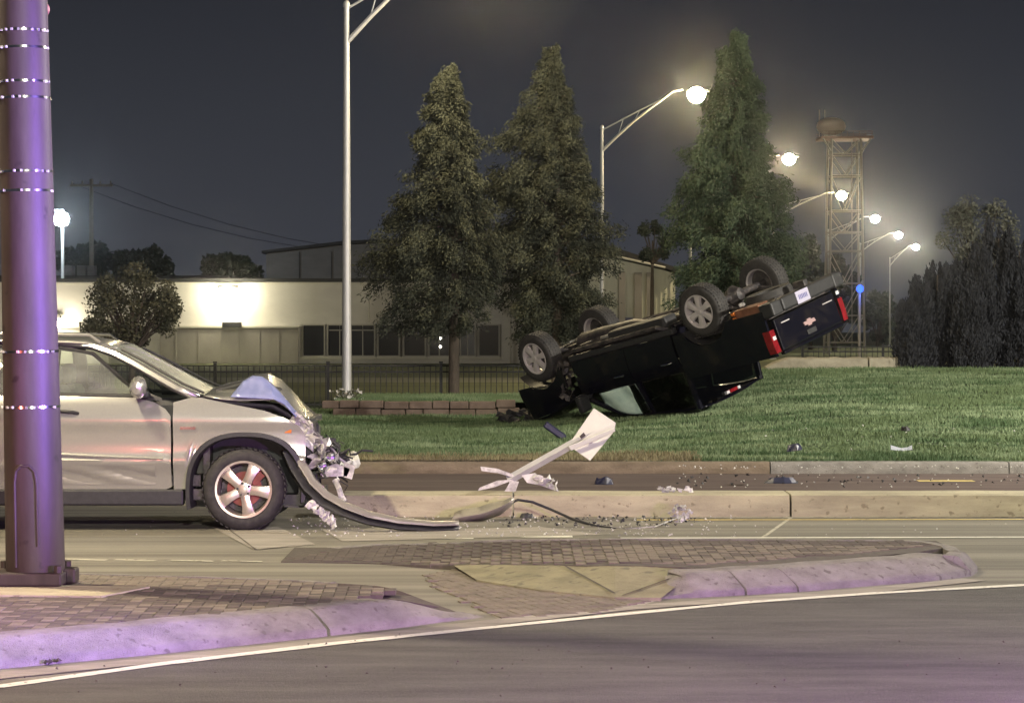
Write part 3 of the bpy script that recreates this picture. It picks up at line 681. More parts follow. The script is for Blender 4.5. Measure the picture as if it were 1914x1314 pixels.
for s in (-1, 1):
    dr = part('front_door', M['silver'], suv, lambda m: panel(m, lin(-1.80, -.655, 24), lambda x: .375 + .02 * (x > -.7), belt, SW, s, 22), smooth=True)
    if s < 0:
        part('door_handle', M['plastic'], dr, lambda m: m.tube([(-1.70, s * .955, 1.075), (-1.66, s * .985, 1.085), (-1.54, s * .985, 1.075), (-1.49, s * .955, 1.06)], .016, 8), smooth=True)
        part('side_moulding', M['silver'], dr, lambda m: m.tube([(-1.78, s * .965, .70), (-1.2, s * .972, .672), (-.72, s * .968, .655)], .014, 8), smooth=True)
    part('rear_door', M['silver'], suv, lambda m: panel(m, lin(-2.78, -1.815, 20), lambda x: max(.375, arch(x, -2.915, .36, .51, .375, 2.5)), belt, SW, s, 14), smooth=True)
    part('rear_quarter_panel', M['silver'], suv, lambda m: panel(m, lin(-3.86, -2.79, 28), lambda x: max(.42, arch(x, -2.915, .36, .51, .42, 2.5)), T([(-3.9, 1.26), (-2.7, 1.235)]), SW, s, 14), smooth=True)
    fl = .49
    part('front_fender', M['silver'], suv, lambda m: panel(m, lin(-.635, .56, 40), lambda x: max(.375 if x < 0 else .62, arch(x, 0.02, .36, .515, .375 if x < 0 else .62, 2.5)),
         T([(-.64, 1.16), (-.50, 1.20), (-.39, 1.205), (-.2, 1.165), (0, 1.125), (.2, 1.085), (.4, 1.01), (.5, .95), (.56, .86)]), SW, s, 18, .03), smooth=True)
    for cx in (0.02, -2.915):
        def fla(m):
            A = [math.radians(a) for a in range(-12, 199, 7)] if cx > -1 else [math.radians(a) for a in range(-8, 189, 7)]
            rows_ = []
            for a in A:
                for_r = []
                ex = max(0, -math.sin(a)) * .0
                for rr_, yo in ((.545, -.002), (.540, .020), (.505, .024), (.490, .0), (.490, -.30)):
                    rr_ *= (abs(math.cos(a)) ** 2.5 + abs(math.sin(a)) ** 2.5) ** -.4; x = cx + math.cos(a) * rr_; z = .36 + math.sin(a) * rr_ * .98
                    for_r.append(Vector((x, s * (SW(x if abs(x - cx) < 9 else x, .7) + yo), z)))
                rows_.append(for_r)
            m.grid(rows_)
        part('wheel_arch_trim', M['plastic'], suv, fla, smooth=True)
    part('rocker_panel', M['plastic'], suv, lambda m: m.box((-1.52, s * .86, .30), (1.95, .12, .15)), bevel=.02)
    # glass
    gtop = T([(-3.4, 1.58), (-3.1, 1.63), (-2.4, 1.66), (-1.65, 1.64), (-1.40, 1.60), (-1.12, 1.38), (-.93, 1.235)])
    part('side_window', M['car_glass'], suv, lambda m: panel(m, lin(-1.70, -.98, 14), lambda x: belt(x) + .015, gtop, lambda x, z: SW(x, z) - .018, s, 8, .001), smooth=True)
    part('side_window', M['car_glass'], suv, lambda m: panel(m, lin(-2.72, -1.82, 12), lambda x: belt(x) + .015, gtop, lambda x, z: SW(x, z) - .018, s, 8, .001), smooth=True)
    part('side_window', M['tint_glass'], suv, lambda m: panel(m, lin(-3.35, -2.80, 8), lambda x: belt(x) + .03, lambda x: gtop(x) - .02, lambda x, z: SW(x, z) - .01, s, 8, .001), smooth=True)
    def tubeW(pts, r, n=8):
        return lambda m: m.tube([(x, s * (SW(x, z) + o), z) for x, z, o in pts], r, n)
    part('window_seal', M['plastic'], suv, tubeW([(-2.75, 1.24, -.01), (-1.76, 1.228, -.01), (-.95, 1.218, -.012), (-1.12, 1.37, -.02), (-1.40, 1.60, -.02), (-1.68, 1.645, -.02), (-2.4, 1.665, -.02), (-2.75, 1.655, -.02)], .020), smooth=True)
    part('door_pillar', M['plastic'], suv, lambda m: panel(m, lin(-1.83, -1.70, 3), lambda x: 1.225, lambda x: 1.64, lambda x, z: SW(x, z) - .006, s, 5, .05))
    part('front_pillar', M['silver'], suv, lambda m: m.grid([[Vector((x + dx, s * (SW(x, z) + dy), z + dz)) for dx, dy, dz in ((-.035, -.012, -.035), (-.02, .004, -.014), (.01, .0, .004), (.03, -.04, .012), (0, -.06, -.02))] for x, z in
         ((-.42, 1.215), (-.62, 1.30), (-.82, 1.41), (-1.02, 1.52), (-1.20, 1.61), (-1.42, 1.68), (-1.8, 1.715), (-2.5, 1.725), (-3.1, 1.70), (-3.6, 1.60))]), smooth=True, solid=.012)
    part('pillar_gap_trim', M['plastic'], suv, lambda m: m.tube([(x + .055, s * (SW(x, z) - .045), z + .03) for x, z in ((-.42, 1.215), (-.62, 1.30), (-.82, 1.41), (-1.02, 1.52), (-1.20, 1.61))], .014, 6))
    part('roof_rail', M['chrome'] if s > 0 else M['silver'], suv, lambda m: m.tube([(-1.35, s * .60, 1.70), (-1.45, s * .60, 1.77), (-2.9, s * .60, 1.79), (-3.1, s * .59, 1.73)], .016, 8), smooth=True)
    # mirror
    mi = part('wing_mirror', M['silver'], suv, lambda m: m.lathe([(.001, -.10), (.05, -.09), (.085, -.04), (.09, .03), (.07, .08), (.001, .09)], 18, 'y', (-.93, s * 1.09, 1.30), Matrix.Diagonal((.85, 1.2, 1.15))), smooth=True)
    part('mirror_arm', M['plastic'], mi, lambda m: m.box((-.92, s * .97, 1.235), (.13, .16, .06)), bevel=.015)
    part('door_corner_cover', M['plastic'], suv, lambda m: panel(m, lin(-1.0, -.74, 5), lambda x: 1.20 - .02, T([(-1.0, 1.30), (-.74, 1.2)]), lambda x, z: SW(x, z) - .004, s, 3, .02))
part('roof', M['silver'], suv, lambda m: m.grid([[Vector((x, y * w, z - .05 * abs(y) ** 2.2 - .0)) for y in (-1, -.8, -.5, -.2, .2, .5, .8, 1)] for x, z, w in ((-1.20, 1.69, .63), (-1.5, 1.745, .63), (-2.0, 1.765, .63), (-2.7, 1.765, .63), (-3.2, 1.735, .63), (-3.6, 1.66, .62))]), smooth=True, solid=.02)
part('windscreen', M['shield'], suv, lambda m: m.grid([[Vector((x - .10 * abs(y) ** 2 * 1.2 + .03, y * w, z)) for y in lin(-1, 1, 13)] for x, z, w in ((-.36, 1.225, .80), (-.62, 1.36, .765), (-.90, 1.52, .70), (-1.18, 1.68, .62))]), smooth=True)
part('windscreen_base', M['plastic'], suv, lambda m: m.box((-.36, 0, 1.19), (.16, 1.62, .05)), bevel=.02)
part('tailgate', M['silver'], suv, lambda m: m.grid([[Vector((x, y * w, z)) for y in lin(-1, 1, 9)] for x, z, w in ((-3.86, .5, .84), (-3.93, .8, .86), (-3.88, 1.22, .84), (-3.72, 1.5, .70), (-3.58, 1.68, .6))]), smooth=True, solid=.03)
part('rear_bumper', M['plastic'], suv, lambda m: m.box((-3.92, 0, .55), (.18, 1.72, .28)), bevel=.05)
for s in (-1, 1): part('rear_light', M['taillight'], suv, lambda m: m.box((-3.84, s * .83, 1.05), (.14, .10, .26)), bevel=.02)
part('floor_pan', M['under'], suv, lambda m: (m.box((-1.7, 0, .32), (4.0, 1.62, .10)), m.box((-.35, 0, .75), (.06, 1.6, .80)), m.box((-1.0, 0, .45), (1.2, 1.7, .1))))
part('dashboard', M['plastic'], suv, lambda m: m.box((-.62, 0, 1.06), (.45, 1.5, .26)), bevel=.06)
part('headliner_panel', M['headliner'], suv, lambda m: m.box((-2.3, 0, 1.66), (2.0, 1.1, .02)))
for y in (-.38, .38):
    st = part('seat', M['seat'], suv, lambda m: (m.box((-1.35, y, .68), (.55, .50, .22)), m.box((-1.72, y, 1.0), (.16, .50, .62), Matrix.Rotation(-.22, 3, 'Y'))), bevel=.06)
    part('head_rest', M['seat'], st, lambda m: m.box((-1.81, y, 1.40), (.11, .26, .19)), bevel=.04)
part('rear_seat', M['seat'], suv, lambda m: (m.box((-2.35, 0, .70), (.5, 1.35, .2)), m.box((-2.68, 0, 1.0), (.14, 1.35, .6), Matrix.Rotation(-.25, 3, 'Y'))), bevel=.05)
part('steering_wheel', M['plastic'], suv, lambda m: m.tube([Vector((-.98, .38, 1.10)) + Matrix.Rotation(-.45, 3, 'Y') @ Vector((0, math.cos(a) * .18, math.sin(a) * .18)) for a in lin(0, 2 * PI, 20)], .014, 8, False), smooth=True)
for s in (-1, 1): part('wheel_well', M['plastic'], suv, lambda m: (m.box((.02, s * .52, .55), (1.10, .06, .72)), m.box((.52, s * .72, .46), (.05, .36, .5))))
suvf = wheel(suv, (.0, -.935, .374), .374, .255, .24, -1, M['alloy'], 5, math.radians(65), M['disc'])
wheel(suv, (.0, .935, .374), .374, .255, .24, 1, M['alloy'], 5, .3, M['disc'])
wheel(suv, (-2.915, -.935, .374), .374, .255, .24, -1, M['alloy'], 5, .2, M['disc']); wheel(suv, (-2.915, .935, .374), .374, .255, .24, 1, M['alloy'], 5, .8, M['disc'])
part('fender_badge', M['chrome'], suv, lambda m: m.box((-.50, -SW(-.5, .93) - .004, .93), (.14, .008, .022)))
part('side_marker', M['amber'], suv, lambda m: m.box((.40, -SW(.4, .80) - .004, .90), (.07, .01, .03)))
part('door_lower_dent', M['silver'], suv, lambda m: m.grid([[Vector((-1.75 + .95 * i / 11, -(SW(-1.2, .42 + .17 * j / 6) + .004 + .014 * math.sin(i * .9 + j) * math.sin(j * .55)), .42 + .17 * j / 6)) for j in range(7)] for i in range(12)]), smooth=True)
# buckled hood
def hood(m):
    E_ = [(-.37, 1.215), (-.2, 1.185), (-.05, 1.175), (.12, 1.18), (.27, 1.185), (.36, 1.13), (.45, 1.05), (.53, .985), (.58, .94)]
    Md = [(-.34, 1.28), (-.24, 1.31), (-.12, 1.335), (.02, 1.40), (.14, 1.405), (.27, 1.34), (.40, 1.20), (.50, 1.06), (.60, .97)]
    rows_ = []
    for i in range(len(E_)):
        row = []
        for y in lin(-1, 1, 17):
            k = (1 - abs(y) ** 1.6); kk = k * (.55 + .45 * math.sin(3.3 * y + 2.2)) if y > 0 else k
            x = E_[i][0] + (Md[i][0] - E_[i][0]) * kk; z = E_[i][1] + (Md[i][1] - E_[i][1]) * kk
            nz = .025 * mnoise.noise(Vector((x * 6, y * 3, 1)))
            row.append(Vector((x, y * .86 * (1 - .12 * max(0, x) ** 2), z + nz * k)))
        rows_.append(row)
    m.grid(rows_)
part('buckled_hood', M['silver'], suv, hood, smooth=True, solid=.012, angle=25)
part('hood_underside_frame', M['plastic'], suv, lambda m: (m.tube([(-.34, -.80, 1.18), (0, -.80, 1.135), (.25, -.78, 1.12), (.5, -.76, .98)], .022, 8), m.tube([(-.3, -.5, 1.25), (.0, -.45, 1.33), (.3, -.5, 1.25)], .03, 8)), smooth=True)
part('engine_block', M['under'], suv, lambda m: (m.box((.12, 0, .85), (.62, .9, .45)), m.box((.45, .1, .78), (.2, 1.1, .35)), m.tube([(.1, -.5, 1.05), (.3, -.55, 1.1), (.5, -.4, .95)], .05)), bevel=.03)
# wreckage of the nose
rr = random.Random(11)
part('radiator_support', M['plastic'], suv, lambda m: (m.box((.50, 0, .72), (.06, 1.35, .42)), m.box((.60, 0, .48), (.10, 1.4, .09)), m.box((.55, 0, .98), (.08, 1.3, .05))), bevel=.01)
part('crash_beam', M['torn_white'], suv, lambda m: m.tube([(.66, -.72, .62), (.86, -.4, .56), (.95, 0, .56), (.9, .5, .6)], .055, 8), smooth=True)
def at(px, py, y=-.8): return Vector(((px - 455) / 206, y, (992 - py) / 206))
part('crumpled_headlight', M['bare'], suv, lambda m: [m.sheet(at(px, py, -.78 + rr.uniform(-.06, .05)), .16, .13, Matrix.Rotation(rr.uniform(.9, 1.9), 3, 'X') @ Matrix.Rotation(rr.uniform(-1, 1), 3, 'Y'), .028, 5, k) for k, (px, py) in enumerate(((560, 800), (572, 815), (585, 830), (577, 848), (592, 862), (602, 842), (555, 838)))], smooth=False)
part('fender_tip', M['torn_white'], suv, lambda m: [m.sheet(at(px, py, -.82), .20, .10, Matrix.Rotation(1.4, 3, 'X') @ Matrix.Rotation(r_, 3, 'Z'), .02, 5, k + 30) for k, (px, py, r_) in enumerate(((560, 792, -.8), (575, 808, -1.1), (583, 822, -.9)))])
for px, py in ((547, 826), (613, 856), (598, 872)): part('lamp_reflector', M['chrome'], suv, lambda m: m.lathe([(.001, 0), (.02, .012), (.035, .03), (.045, .045)], 14, 'y', at(px, py, -.83), Matrix.Rotation(PI + .4, 3, 'Z')), smooth=True)
part('broken_bracket', M['torn_white'], suv, lambda m: (m.extr([at(597, 878), at(625, 868), at(652, 878), at(646, 892), at(600, 893)], (0, .03, 0)), m.extr([at(640, 866), at(662, 872), at(655, 898), at(640, 893)], (0, .05, 0)), m.sheet(at(612, 882, -.84), .16, .06, Matrix.Rotation(1.5, 3, 'X'), .015, 4, 77)))
part('broken_bracket', M['torn_white'], suv, lambda m: (m.tube([at(624, 900), at(632, 915, -.86), at(636, 930, -.84), at(644, 938, -.86)], [.03, .026, .03, .022], 7),))
def wires(m):
    for k in range(26):
        p = at(rr.uniform(550, 640), rr.uniform(825, 895), rr.uniform(-.86, -.5)); P = [p]
        for j in range(5): p = p + Vector((rr.uniform(-.07, .1), rr.uniform(-.05, .05), rr.uniform(-.08, .05))); P.append(p)
        m.tube(P, rr.uniform(.004, .012), 6)
tag(part('torn_wiring', M['plastic'], suv, wires), kind='stuff')
def shards(m):
    for k in range(34):
        t_ = rr.random(); p = at(550 + 95 * t_ + rr.uniform(-14, 14), 815 + 75 * t_ + rr.uniform(-22, 18), rr.uniform(-.85, -.3))
        m.sheet(p, rr.uniform(.04, .12), rr.uniform(.03, .08), Matrix.Rotation(rr.uniform(0, 3), 3, 'X') @ Matrix.Rotation(rr.uniform(0, 3), 3, 'Y'), .012, 3, k + 100)
tag(part('crumpled_shards', M['bare'], suv, shards), kind='stuff')
tag(part('dark_shards', M['plastic'], suv, lambda m: [m.sheet(at(545 + 90 * rr.random(), 830 + 60 * rr.random(), rr.uniform(-.8, -.3)), rr.uniform(.08, .2), rr.uniform(.06, .12), Matrix.Rotation(rr.uniform(0, 3), 3, 'X') @ Matrix.Rotation(rr.uniform(0, 3), 3, 'Y'), .02, 4, k + 300) for k in range(20)]), kind='stuff')
part('splash_guard', M['plastic'], suv, lambda m: m.grid([[at(a, b, y) for y in (-.9, -.5, 0)] for a, b in ((545, 850), (560, 890), (575, 925), (592, 944), (560, 948), (530, 946))]), solid=.02)
part('skirt', M['plastic'], suv, lambda m: m.box((.42, -.1, .27), (.45, 1.5, .10)))
# bumper cover dragging on the road
def bumper(m, up, dn, off=0):
    P = [(541, 838, -.90), (556, 872, -.96), (578, 905, -1.02), (606, 930, -1.08), (640, 948, -1.12), (690, 966, -1.12), (745, 977, -1.10), (810, 983, -1.02), (868, 983, -.90)]
    rows_ = []
    for i in range(len(P) - 1):
        for k in range(5):
            a, b = P[i], P[i + 1]; t_ = k / 5
            px, py, y = [a[j] + (b[j] - a[j]) * t_ for j in range(3)]; c = at(px, py, y)
            j = (i + t_) / 8; hw = .085 * (1 - .55 * j); tx = Vector((b[0] - a[0], 0, -(b[1] - a[1]))).normalized(); n_ = Vector((-tx.z, 0, tx.x))
            if n_.z < 0: n_ = -n_
            rows_.append([c + n_ * hw * q + Vector((0, o + .01 * math.sin(j * 19), 0)) for q, o in ((up, .09), (up * .95, .03), (up * .55 + dn * .45, -.01), (dn * .7 + up * .3, -.015), (dn, .04))])
    for r_ in rows_:
        for q in r_: q.z = max(q.z, .012)
    m.grid(rows_)
part('headlight_housing', M['plastic'], suv, lambda m: (m.box(at(568, 838, -.72), (.20, .16, .15), Matrix.Rotation(.5, 3, 'Y')), m.box(at(590, 868, -.70), (.16, .2, .10), Matrix.Rotation(.3, 3, 'Y'))), bevel=.02)
part('headlight_lens', M['reverse'], suv, lambda m: m.grid([[at(556 + 7 * i, 822 + 6 * i - 5 * j, -.86 + .02 * j * math.sin(i)) for j in range(4)] for i in range(5)]), smooth=True, solid=.006)
part('coolant_hose', M['plastic'], suv, lambda m: m.tube([at(560, 850, -.7), at(585, 862, -.8), at(606, 850, -.75), at(622, 868, -.7), at(612, 890, -.78)], .018, 8), smooth=True)
part('radiator_bar', M['bare'], suv, lambda m: m.tube([at(585, 812, -.6), at(612, 838, -.62), at(630, 862, -.6), at(655, 880, -.55)], .014, 6), smooth=True)
part('torn_bumper_cover', mat('dull_silver_plastic', (.30, .28, .25), .4, metal=.3, coat=.3), suv, lambda m: bumper(m, 1.0, -.1), smooth=True, solid=.008)
part('lower_bumper_strip', M['plastic'], suv, lambda m: bumper(m, -.15, -1.1), smooth=True, solid=.01)
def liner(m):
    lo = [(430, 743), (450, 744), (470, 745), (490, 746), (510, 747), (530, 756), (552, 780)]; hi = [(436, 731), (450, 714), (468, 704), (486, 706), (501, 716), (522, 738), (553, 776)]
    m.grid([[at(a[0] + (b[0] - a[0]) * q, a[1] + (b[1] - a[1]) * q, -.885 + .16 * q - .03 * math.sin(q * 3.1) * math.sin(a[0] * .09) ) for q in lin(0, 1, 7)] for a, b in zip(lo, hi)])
part('hood_liner_blue_light', M['blue_lit_liner'], suv, liner, smooth=True, solid=.008)
rag = MB()
for k in range(7): rag.sheet(at(583 + k * 7, 940 + k * 6, -1.05), .09, .05, Matrix.Rotation(1.3, 3, 'X') @ Matrix.Rotation(.6 + .2 * k, 3, 'Z'), .016, 4, 50 + k)
rag.build('torn_foam', M['torn_white'], suv)

# ------------------------------------------------------------------ overturned black pickup
TR = Matrix.Rotation(2.35681278, 4, 'Z') @ Matrix.Rotation(.20498815, 4, 'Y') @ Matrix.Rotation(2.86297206, 4, 'X')
TRW = Matrix.Translation((2.10082856, 40.78001624, 2.33740468)) @ TR; TRI = TRW.inverted()
trk = empty('overturned_pickup', (0, 0, 0), 'black pickup truck lying upside down on its roof on the lawn', 'pickup truck'); trk.matrix_world = TRW
def crush(p):
    p = p + Vector((0, .022 * mnoise.noise(p * 1.9) + .010 * mnoise.noise(p * 6), .008 * mnoise.noise(p * 3.1)))
    w = TRW @ p; g = terrain(w.x, w.y) + .02
    if w.z < g + .10: w.z = g + .10 * math.exp((w.z - g - .10) / .10 * 1.0) * .999 if w.z < g + .1 else w.z
    return TRI @ w
TWS = [(.42, .92), (.55, .97), (.75, 1.0), (.92, 1.005), (1.04, .995), (1.12, .975), (1.20, .94), (1.24, .91), (1.55, .86), (1.80, .80), (1.95, .76)]
def TW(x, z):
    w = interp(TWS, z)
    if x > 1.9: w *= 1 - .12 * ((x - 1.9) / .95) ** 2
    return w
TWB = lambda x, z: min(1.0, interp([(.42, .94), (.6, .98), (.8, .995), (1.2, .99), (1.38, .97), (1.42, .95)], z))
tb = T([(-1.15, 1.26), (1.1, 1.22)])
for s in (-1, 1):
    part('bed_side', M['black_paint'], trk, lambda m: panel(m, lin(-3.0, -1.17, 44), lambda x: max(.66, arch(x, -1.82, .44, .50, .5)), lambda x: 1.38, TWB, s, 12, .05), smooth=True, post=crush)
    d = part('rear_door', M['black_paint'], trk, lambda m: panel(m, lin(-1.13, -.12, 14), lambda x: .64, tb, TW, s, 12), smooth=True, post=crush)
    part('door_handle', M['chrome'], d, lambda m: m.tube([(-.98, s * .995, 1.06), (-.94, s * 1.02, 1.06), (-.80, s * 1.02, 1.06), (-.76, s * .995, 1.06)], .014, 8), post=crush)
    d = part('front_door', M['black_paint'], trk, lambda m: panel(m, lin(-.10, 1.06, 14), lambda x: .64, tb, TW, s, 12), smooth=True, post=crush)
    part('door_handle', M['chrome'], d, lambda m: m.tube([(.05, s * .995, 1.06), (.09, s * 1.02, 1.06), (.23, s * 1.02, 1.06), (.27, s * .995, 1.06)], .014, 8), post=crush)
    part('front_fender', M['black_paint'], trk, lambda m: panel(m, lin(1.30, 2.38, 34), lambda x: max(.66 if x < 1.5 else .86, arch(x, 1.82, .44, .50, .5)), T([(1.08, 1.22), (1.8, 1.36), (2.5, 1.44)]), TW, s, 12, .05), smooth=True, post=crush)
    part('rocker_panel', M['plastic'], trk, lambda m: m.box((-.02, s * .88, .59), (2.3, .12, .10)), bevel=.02)
    part('running_board', M['under'], trk, lambda m: (m.tube([(-1.0, s * .80, .56), (-.9, s * .96, .47), (.95, s * .96, .47), (1.05, s * .80, .56)], .038, 8), [m.box((x, s * .88, .49), (.32, .12, .02)) for x in (-.55, .5)]), smooth=True)
    gt = T([(-1.05, 1.80), (-.8, 1.84), (.2, 1.78), (.55, 1.66), (1.05, 1.28)])
    part('rear_side_window', M['tint_glass'], trk, lambda m: panel(m, lin(-1.02, -.18, 8), lambda x: tb(x) + .02, gt, lambda x, z: TW(x, z) - .015, s, 8, .002), smooth=True, post=crush)
    part('front_side_window', M['tint_glass'], trk, lambda m: panel(m, lin(-.04, .98 if s > 0 else .12, 10), lambda x: tb(x) + .02, gt, lambda x, z: TW(x, z) - .015, s, 8, .002), smooth=True, post=crush)
    part('cab_frame', M['black_paint'], trk, lambda m: (m.tube([(1.10, s * .92, 1.22), (.56, s * .78, 1.68), (.22, s * .76, 1.84), (-.8, s * .80, 1.90), (-1.10, s * .82, 1.88), (-1.13, s * .9, 1.25)], .055, 8), m.tube([(-.11, s * .92, 1.22), (-.11, s * .74, 1.80)], .06, 6)), smooth=True, post=crush)
    mi = part('wing_mirror', M['plastic'], trk, lambda m: m.box((.92, s * 1.16, 1.32), (.12, .24, .26)), bevel=.03, post=crush)
    part('mirror_arm', M['plastic'], mi, lambda m: m.box((.93, s * 1.0, 1.25), (.07, .16, .05)), post=crush)
    part('taillight', M['taillight'], trk, lambda m: panel(m, lin(-3.035, -2.90, 4), lambda x: .97, lambda x: 1.33 - .05 * (x > -2.9), lambda x, z: TWB(x, z) + .010, s, 5, .12), smooth=True)
    part('reversing_lens', M['reverse'], trk, lambda m: m.box((-3.036, s * .93, 1.10 if s < 0 else .88), (.012, .08, .06)), bevel=.01)
    for cx in (-1.82, 1.82): part('wheel_arch_liner', M['plastic'], trk, lambda m: m.grid([[Vector((cx + math.cos(a) * .49, s * y, .44 + math.sin(a) * .49)) for y in (.97, .62)] for a in lin(.45, PI - .45, 14)]), smooth=True)
    part('frame_rail', M['under'], trk, lambda m: m.tube([(-2.95, s * .48, .60), (-2.3, s * .48, .62), (-1.9, s * .48, .72), (-1.3, s * .46, .56), (1.1, s * .44, .50), (1.8, s * .42, .60), (2.3, s * .42, .62)], .055, 4))
    part('leaf_spring', M['under'], trk, lambda m: (m.tube([(-2.55, s * .60, .60), (-1.85, s * .60, .46), (-1.1, s * .60, .58)], .030, 4), m.tube([(-2.2, s * .60, .52), (-1.85, s * .60, .43), (-1.5, s * .60, .50)], .03, 4)))
    part('shock_absorber', M['under'], trk, lambda m: m.tube([(-1.6, s * .52, .42), (-1.45, s * .42, .8)], .03, 8))
    part('control_arm', M['under'], trk, lambda m: (m.tube([(1.55, s * .40, .48), (1.82, s * .78, .36), (2.05, s * .40, .48)], .032, 6), m.tube([(1.65, s * .42, .68), (1.82, s * .74, .62), (1.98, s * .42, .68)], .024, 6), m.tube([(1.82, s * .55, .40), (1.82, s * .5, .8)], .05, 8)))
    part('tie_rod', M['bare'], trk, lambda m: m.tube([(1.98, s * .15, .42), (1.96, s * .78, .40)], .014, 6))
    wheel(trk, (-1.82, s * .95, .40), .405, .262, .27, s, M['alloy_dull'], 6, .35, None, lugs=False)
    wheel(trk, (1.82, s * .95, .42), .405, .262, .27, s, M['alloy_dull'], 6, .1, None, steer=.10, lugs=False)
part('roof', M['black_paint'], trk, lambda m: m.grid([[Vector((x, y * w, z - .05 * abs(y) ** 2)) for y in lin(-1, 1, 9)] for x, z, w in ((.58, 1.70, .76), (.3, 1.82, .72), (-.2, 1.90, .76), (-.8, 1.95, .80), (-1.12, 1.93, .82))]), smooth=True, solid=.02, post=crush)
part('cab_back', M['black_paint'], trk, lambda m: m.box((-1.14, 0, .88), (.04, 1.84, .78)), post=crush)
part('rear_window', M['tint_glass'], trk, lambda m: m.grid([[Vector((x, y * w, z)) for y in lin(-1, 1, 6)] for x, z, w in ((-1.165, 1.27, .90), (-1.16, 1.5, .87), (-1.145, 1.84, .80))]), post=crush)
part('high_stop_lamp', M['taillight'], trk, lambda m: m.box((-1.17, 0, 1.84), (.04, .34, .05)), post=crush)
part('high_stop_lamp_lens', M['reverse'], trk, lambda m: (m.box((-1.175, .14, 1.84), (.05, .07, .045)), m.box((-1.175, -.16, 1.84), (.05, .08, .045))), post=crush)
part('windscreen', M['tint_glass'], trk, lambda m: m.grid([[Vector((x, y * w, z)) for y in lin(-1, 1, 8)] for x, z, w in ((1.16, 1.22, .86), (.85, 1.46, .80), (.58, 1.68, .72))]), post=crush)
part('hood', M['black_paint'], trk, lambda m: m.grid([[Vector((x, y * w, z - .06 * abs(y) ** 3 + .02 * mnoise.noise(Vector((x * 3, y * 4, 0))))) for y in lin(-1, 1, 11)] for x, z, w in ((1.14, 1.26, .93), (1.6, 1.36, .93), (2.0, 1.47, .92), (2.3, 1.52, .88), (2.45, 1.50, .84))]), smooth=True, solid=.02, post=crush)
part('grille', M['plastic'], trk, lambda m: (m.box((2.30, 0, 1.2), (.10, 1.40, .4)), [m.box((2.36, 0, 1.1 + .08 * k), (.02, 1.3, .03)) for k in range(3)]), bevel=.01, post=crush)
part('bed_floor', M['under'], trk, lambda m: (m.box((-2.07, 0, .80), (1.84, 1.70, .03)), [m.box((-2.9 + .42 * k, 0, .765), (.06, 1.6, .05)) for k in range(5)], m.box((-1.20, 0, 1.08), (.03, 1.8, .58))))
part('cab_floor', M['under'], trk, lambda m: (m.box((-.05, 0, .52), (2.25, 1.66, .04)), m.box((1.35, 0, .72), (.5, 1.2, .04)), m.box((1.13, 0, .90), (.04, 1.7, .6))), bevel=.01)
part('transmission', M['under'], trk, lambda m: (m.tube([(1.5, 0, .55), (1.0, 0, .52), (.75, 0, .48), (.3, 0, .46), (.05, 0, .48)], [.24, .22, .17, .14, .09], 12), m.box((1.85, 0, .62), (.6, .5, .35))), smooth=True)
part('drive_shaft', M['under'], trk, lambda m: m.tube([(.05, 0, .48), (-1.65, 0, .40)], .05, 10), smooth=True)
part('rear_axle', M['under'], trk, lambda m: (m.tube([(-1.82, -.85, .40), (-1.82, .85, .40)], .055, 10), m.lathe([(.001, -.14), (.10, -.12), (.165, 0), (.10, .14), (.001, .16)], 14, 'y', (-1.82, 0, .40), Matrix.Rotation(PI / 2, 3, 'Z'))), smooth=True)
part('exhaust_pipe', M['bare'], trk, lambda m: m.tube([(.9, -.25, .46), (.2, -.3, .43), (-.5, -.32, .44), (-.8, -.34, .45)], .033, 8), smooth=True)
part('muffler', M['under'], trk, lambda m: m.lathe([(.001, -.36), (.10, -.34), (.13, -.28), (.13, .28), (.10, .34), (.001, .36)], 14, 'y', (-1.05, -.28, .48), Matrix.Rotation(PI / 2, 3, 'Z') @ Matrix.Diagonal((1, 1, .65))), smooth=True)
part('tail_pipe', M['bare'], trk, lambda m: m.tube([(-1.4, -.30, .50), (-1.7, -.34, .66), (-2.1, -.40, .60), (-2.5, -.70, .50), (-2.6, -.90, .48)], .03, 8), smooth=True)
part('fuel_tank', M['plastic'], trk, lambda m: m.box((-.35, .68 * -1 + .04, .45), (1.25, .34, .22)), bevel=.05)
part('skid_plate', M['under'], trk, lambda m: m.box((2.0, 0, .46), (.5, .8, .03), Matrix.Rotation(-.12, 3, 'Y')), bevel=.01)
part('cross_member', M['under'], trk, lambda m: [m.box((x, 0, z), (.10, .92, .06)) for x, z in ((-2.8, .60), (-1.25, .60), (-.6, .52), (.35, .44), (1.2, .48), (2.25, .60))], bevel=.01)
part('spare_wheel', M['rubber'], trk, lambda m: m.lathe([(.21, -.09), (.36, -.10), (.385, -.04), (.385, .06), (.36, .10), (.21, .09), (.21, -.09)], 30, 'z', (-2.48, 0, .56)), smooth=True)
part('heat_shield', M['rust'], trk, lambda m: (m.box((-2.55, -.62, .66), (.52, .30, .20)), m.box((-2.45, -.5, .6), (.3, .5, .04))), bevel=.02)
part('amber_lamp', M['amber'], trk, lambda m: (m.box((-2.32, -.80, .60), (.05, .04, .05)), m.box((-2.32, -.80, .68), (.05, .04, .05))))
tg = part('tailgate', M['black_paint'], trk, lambda m: (m.box((-3.0, 0, 1.09), (.07, 1.62, .50)), m.box((-3.03, 0, 1.30), (.03, 1.60, .05)), m.box((-3.005, 0, 1.37), (.09, 1.62, .05))), bevel=.015)
part('tailgate_handle', M['plastic'], tg, lambda m: m.box((-3.045, 0, 1.24), (.02, .24, .08)), bevel=.01)
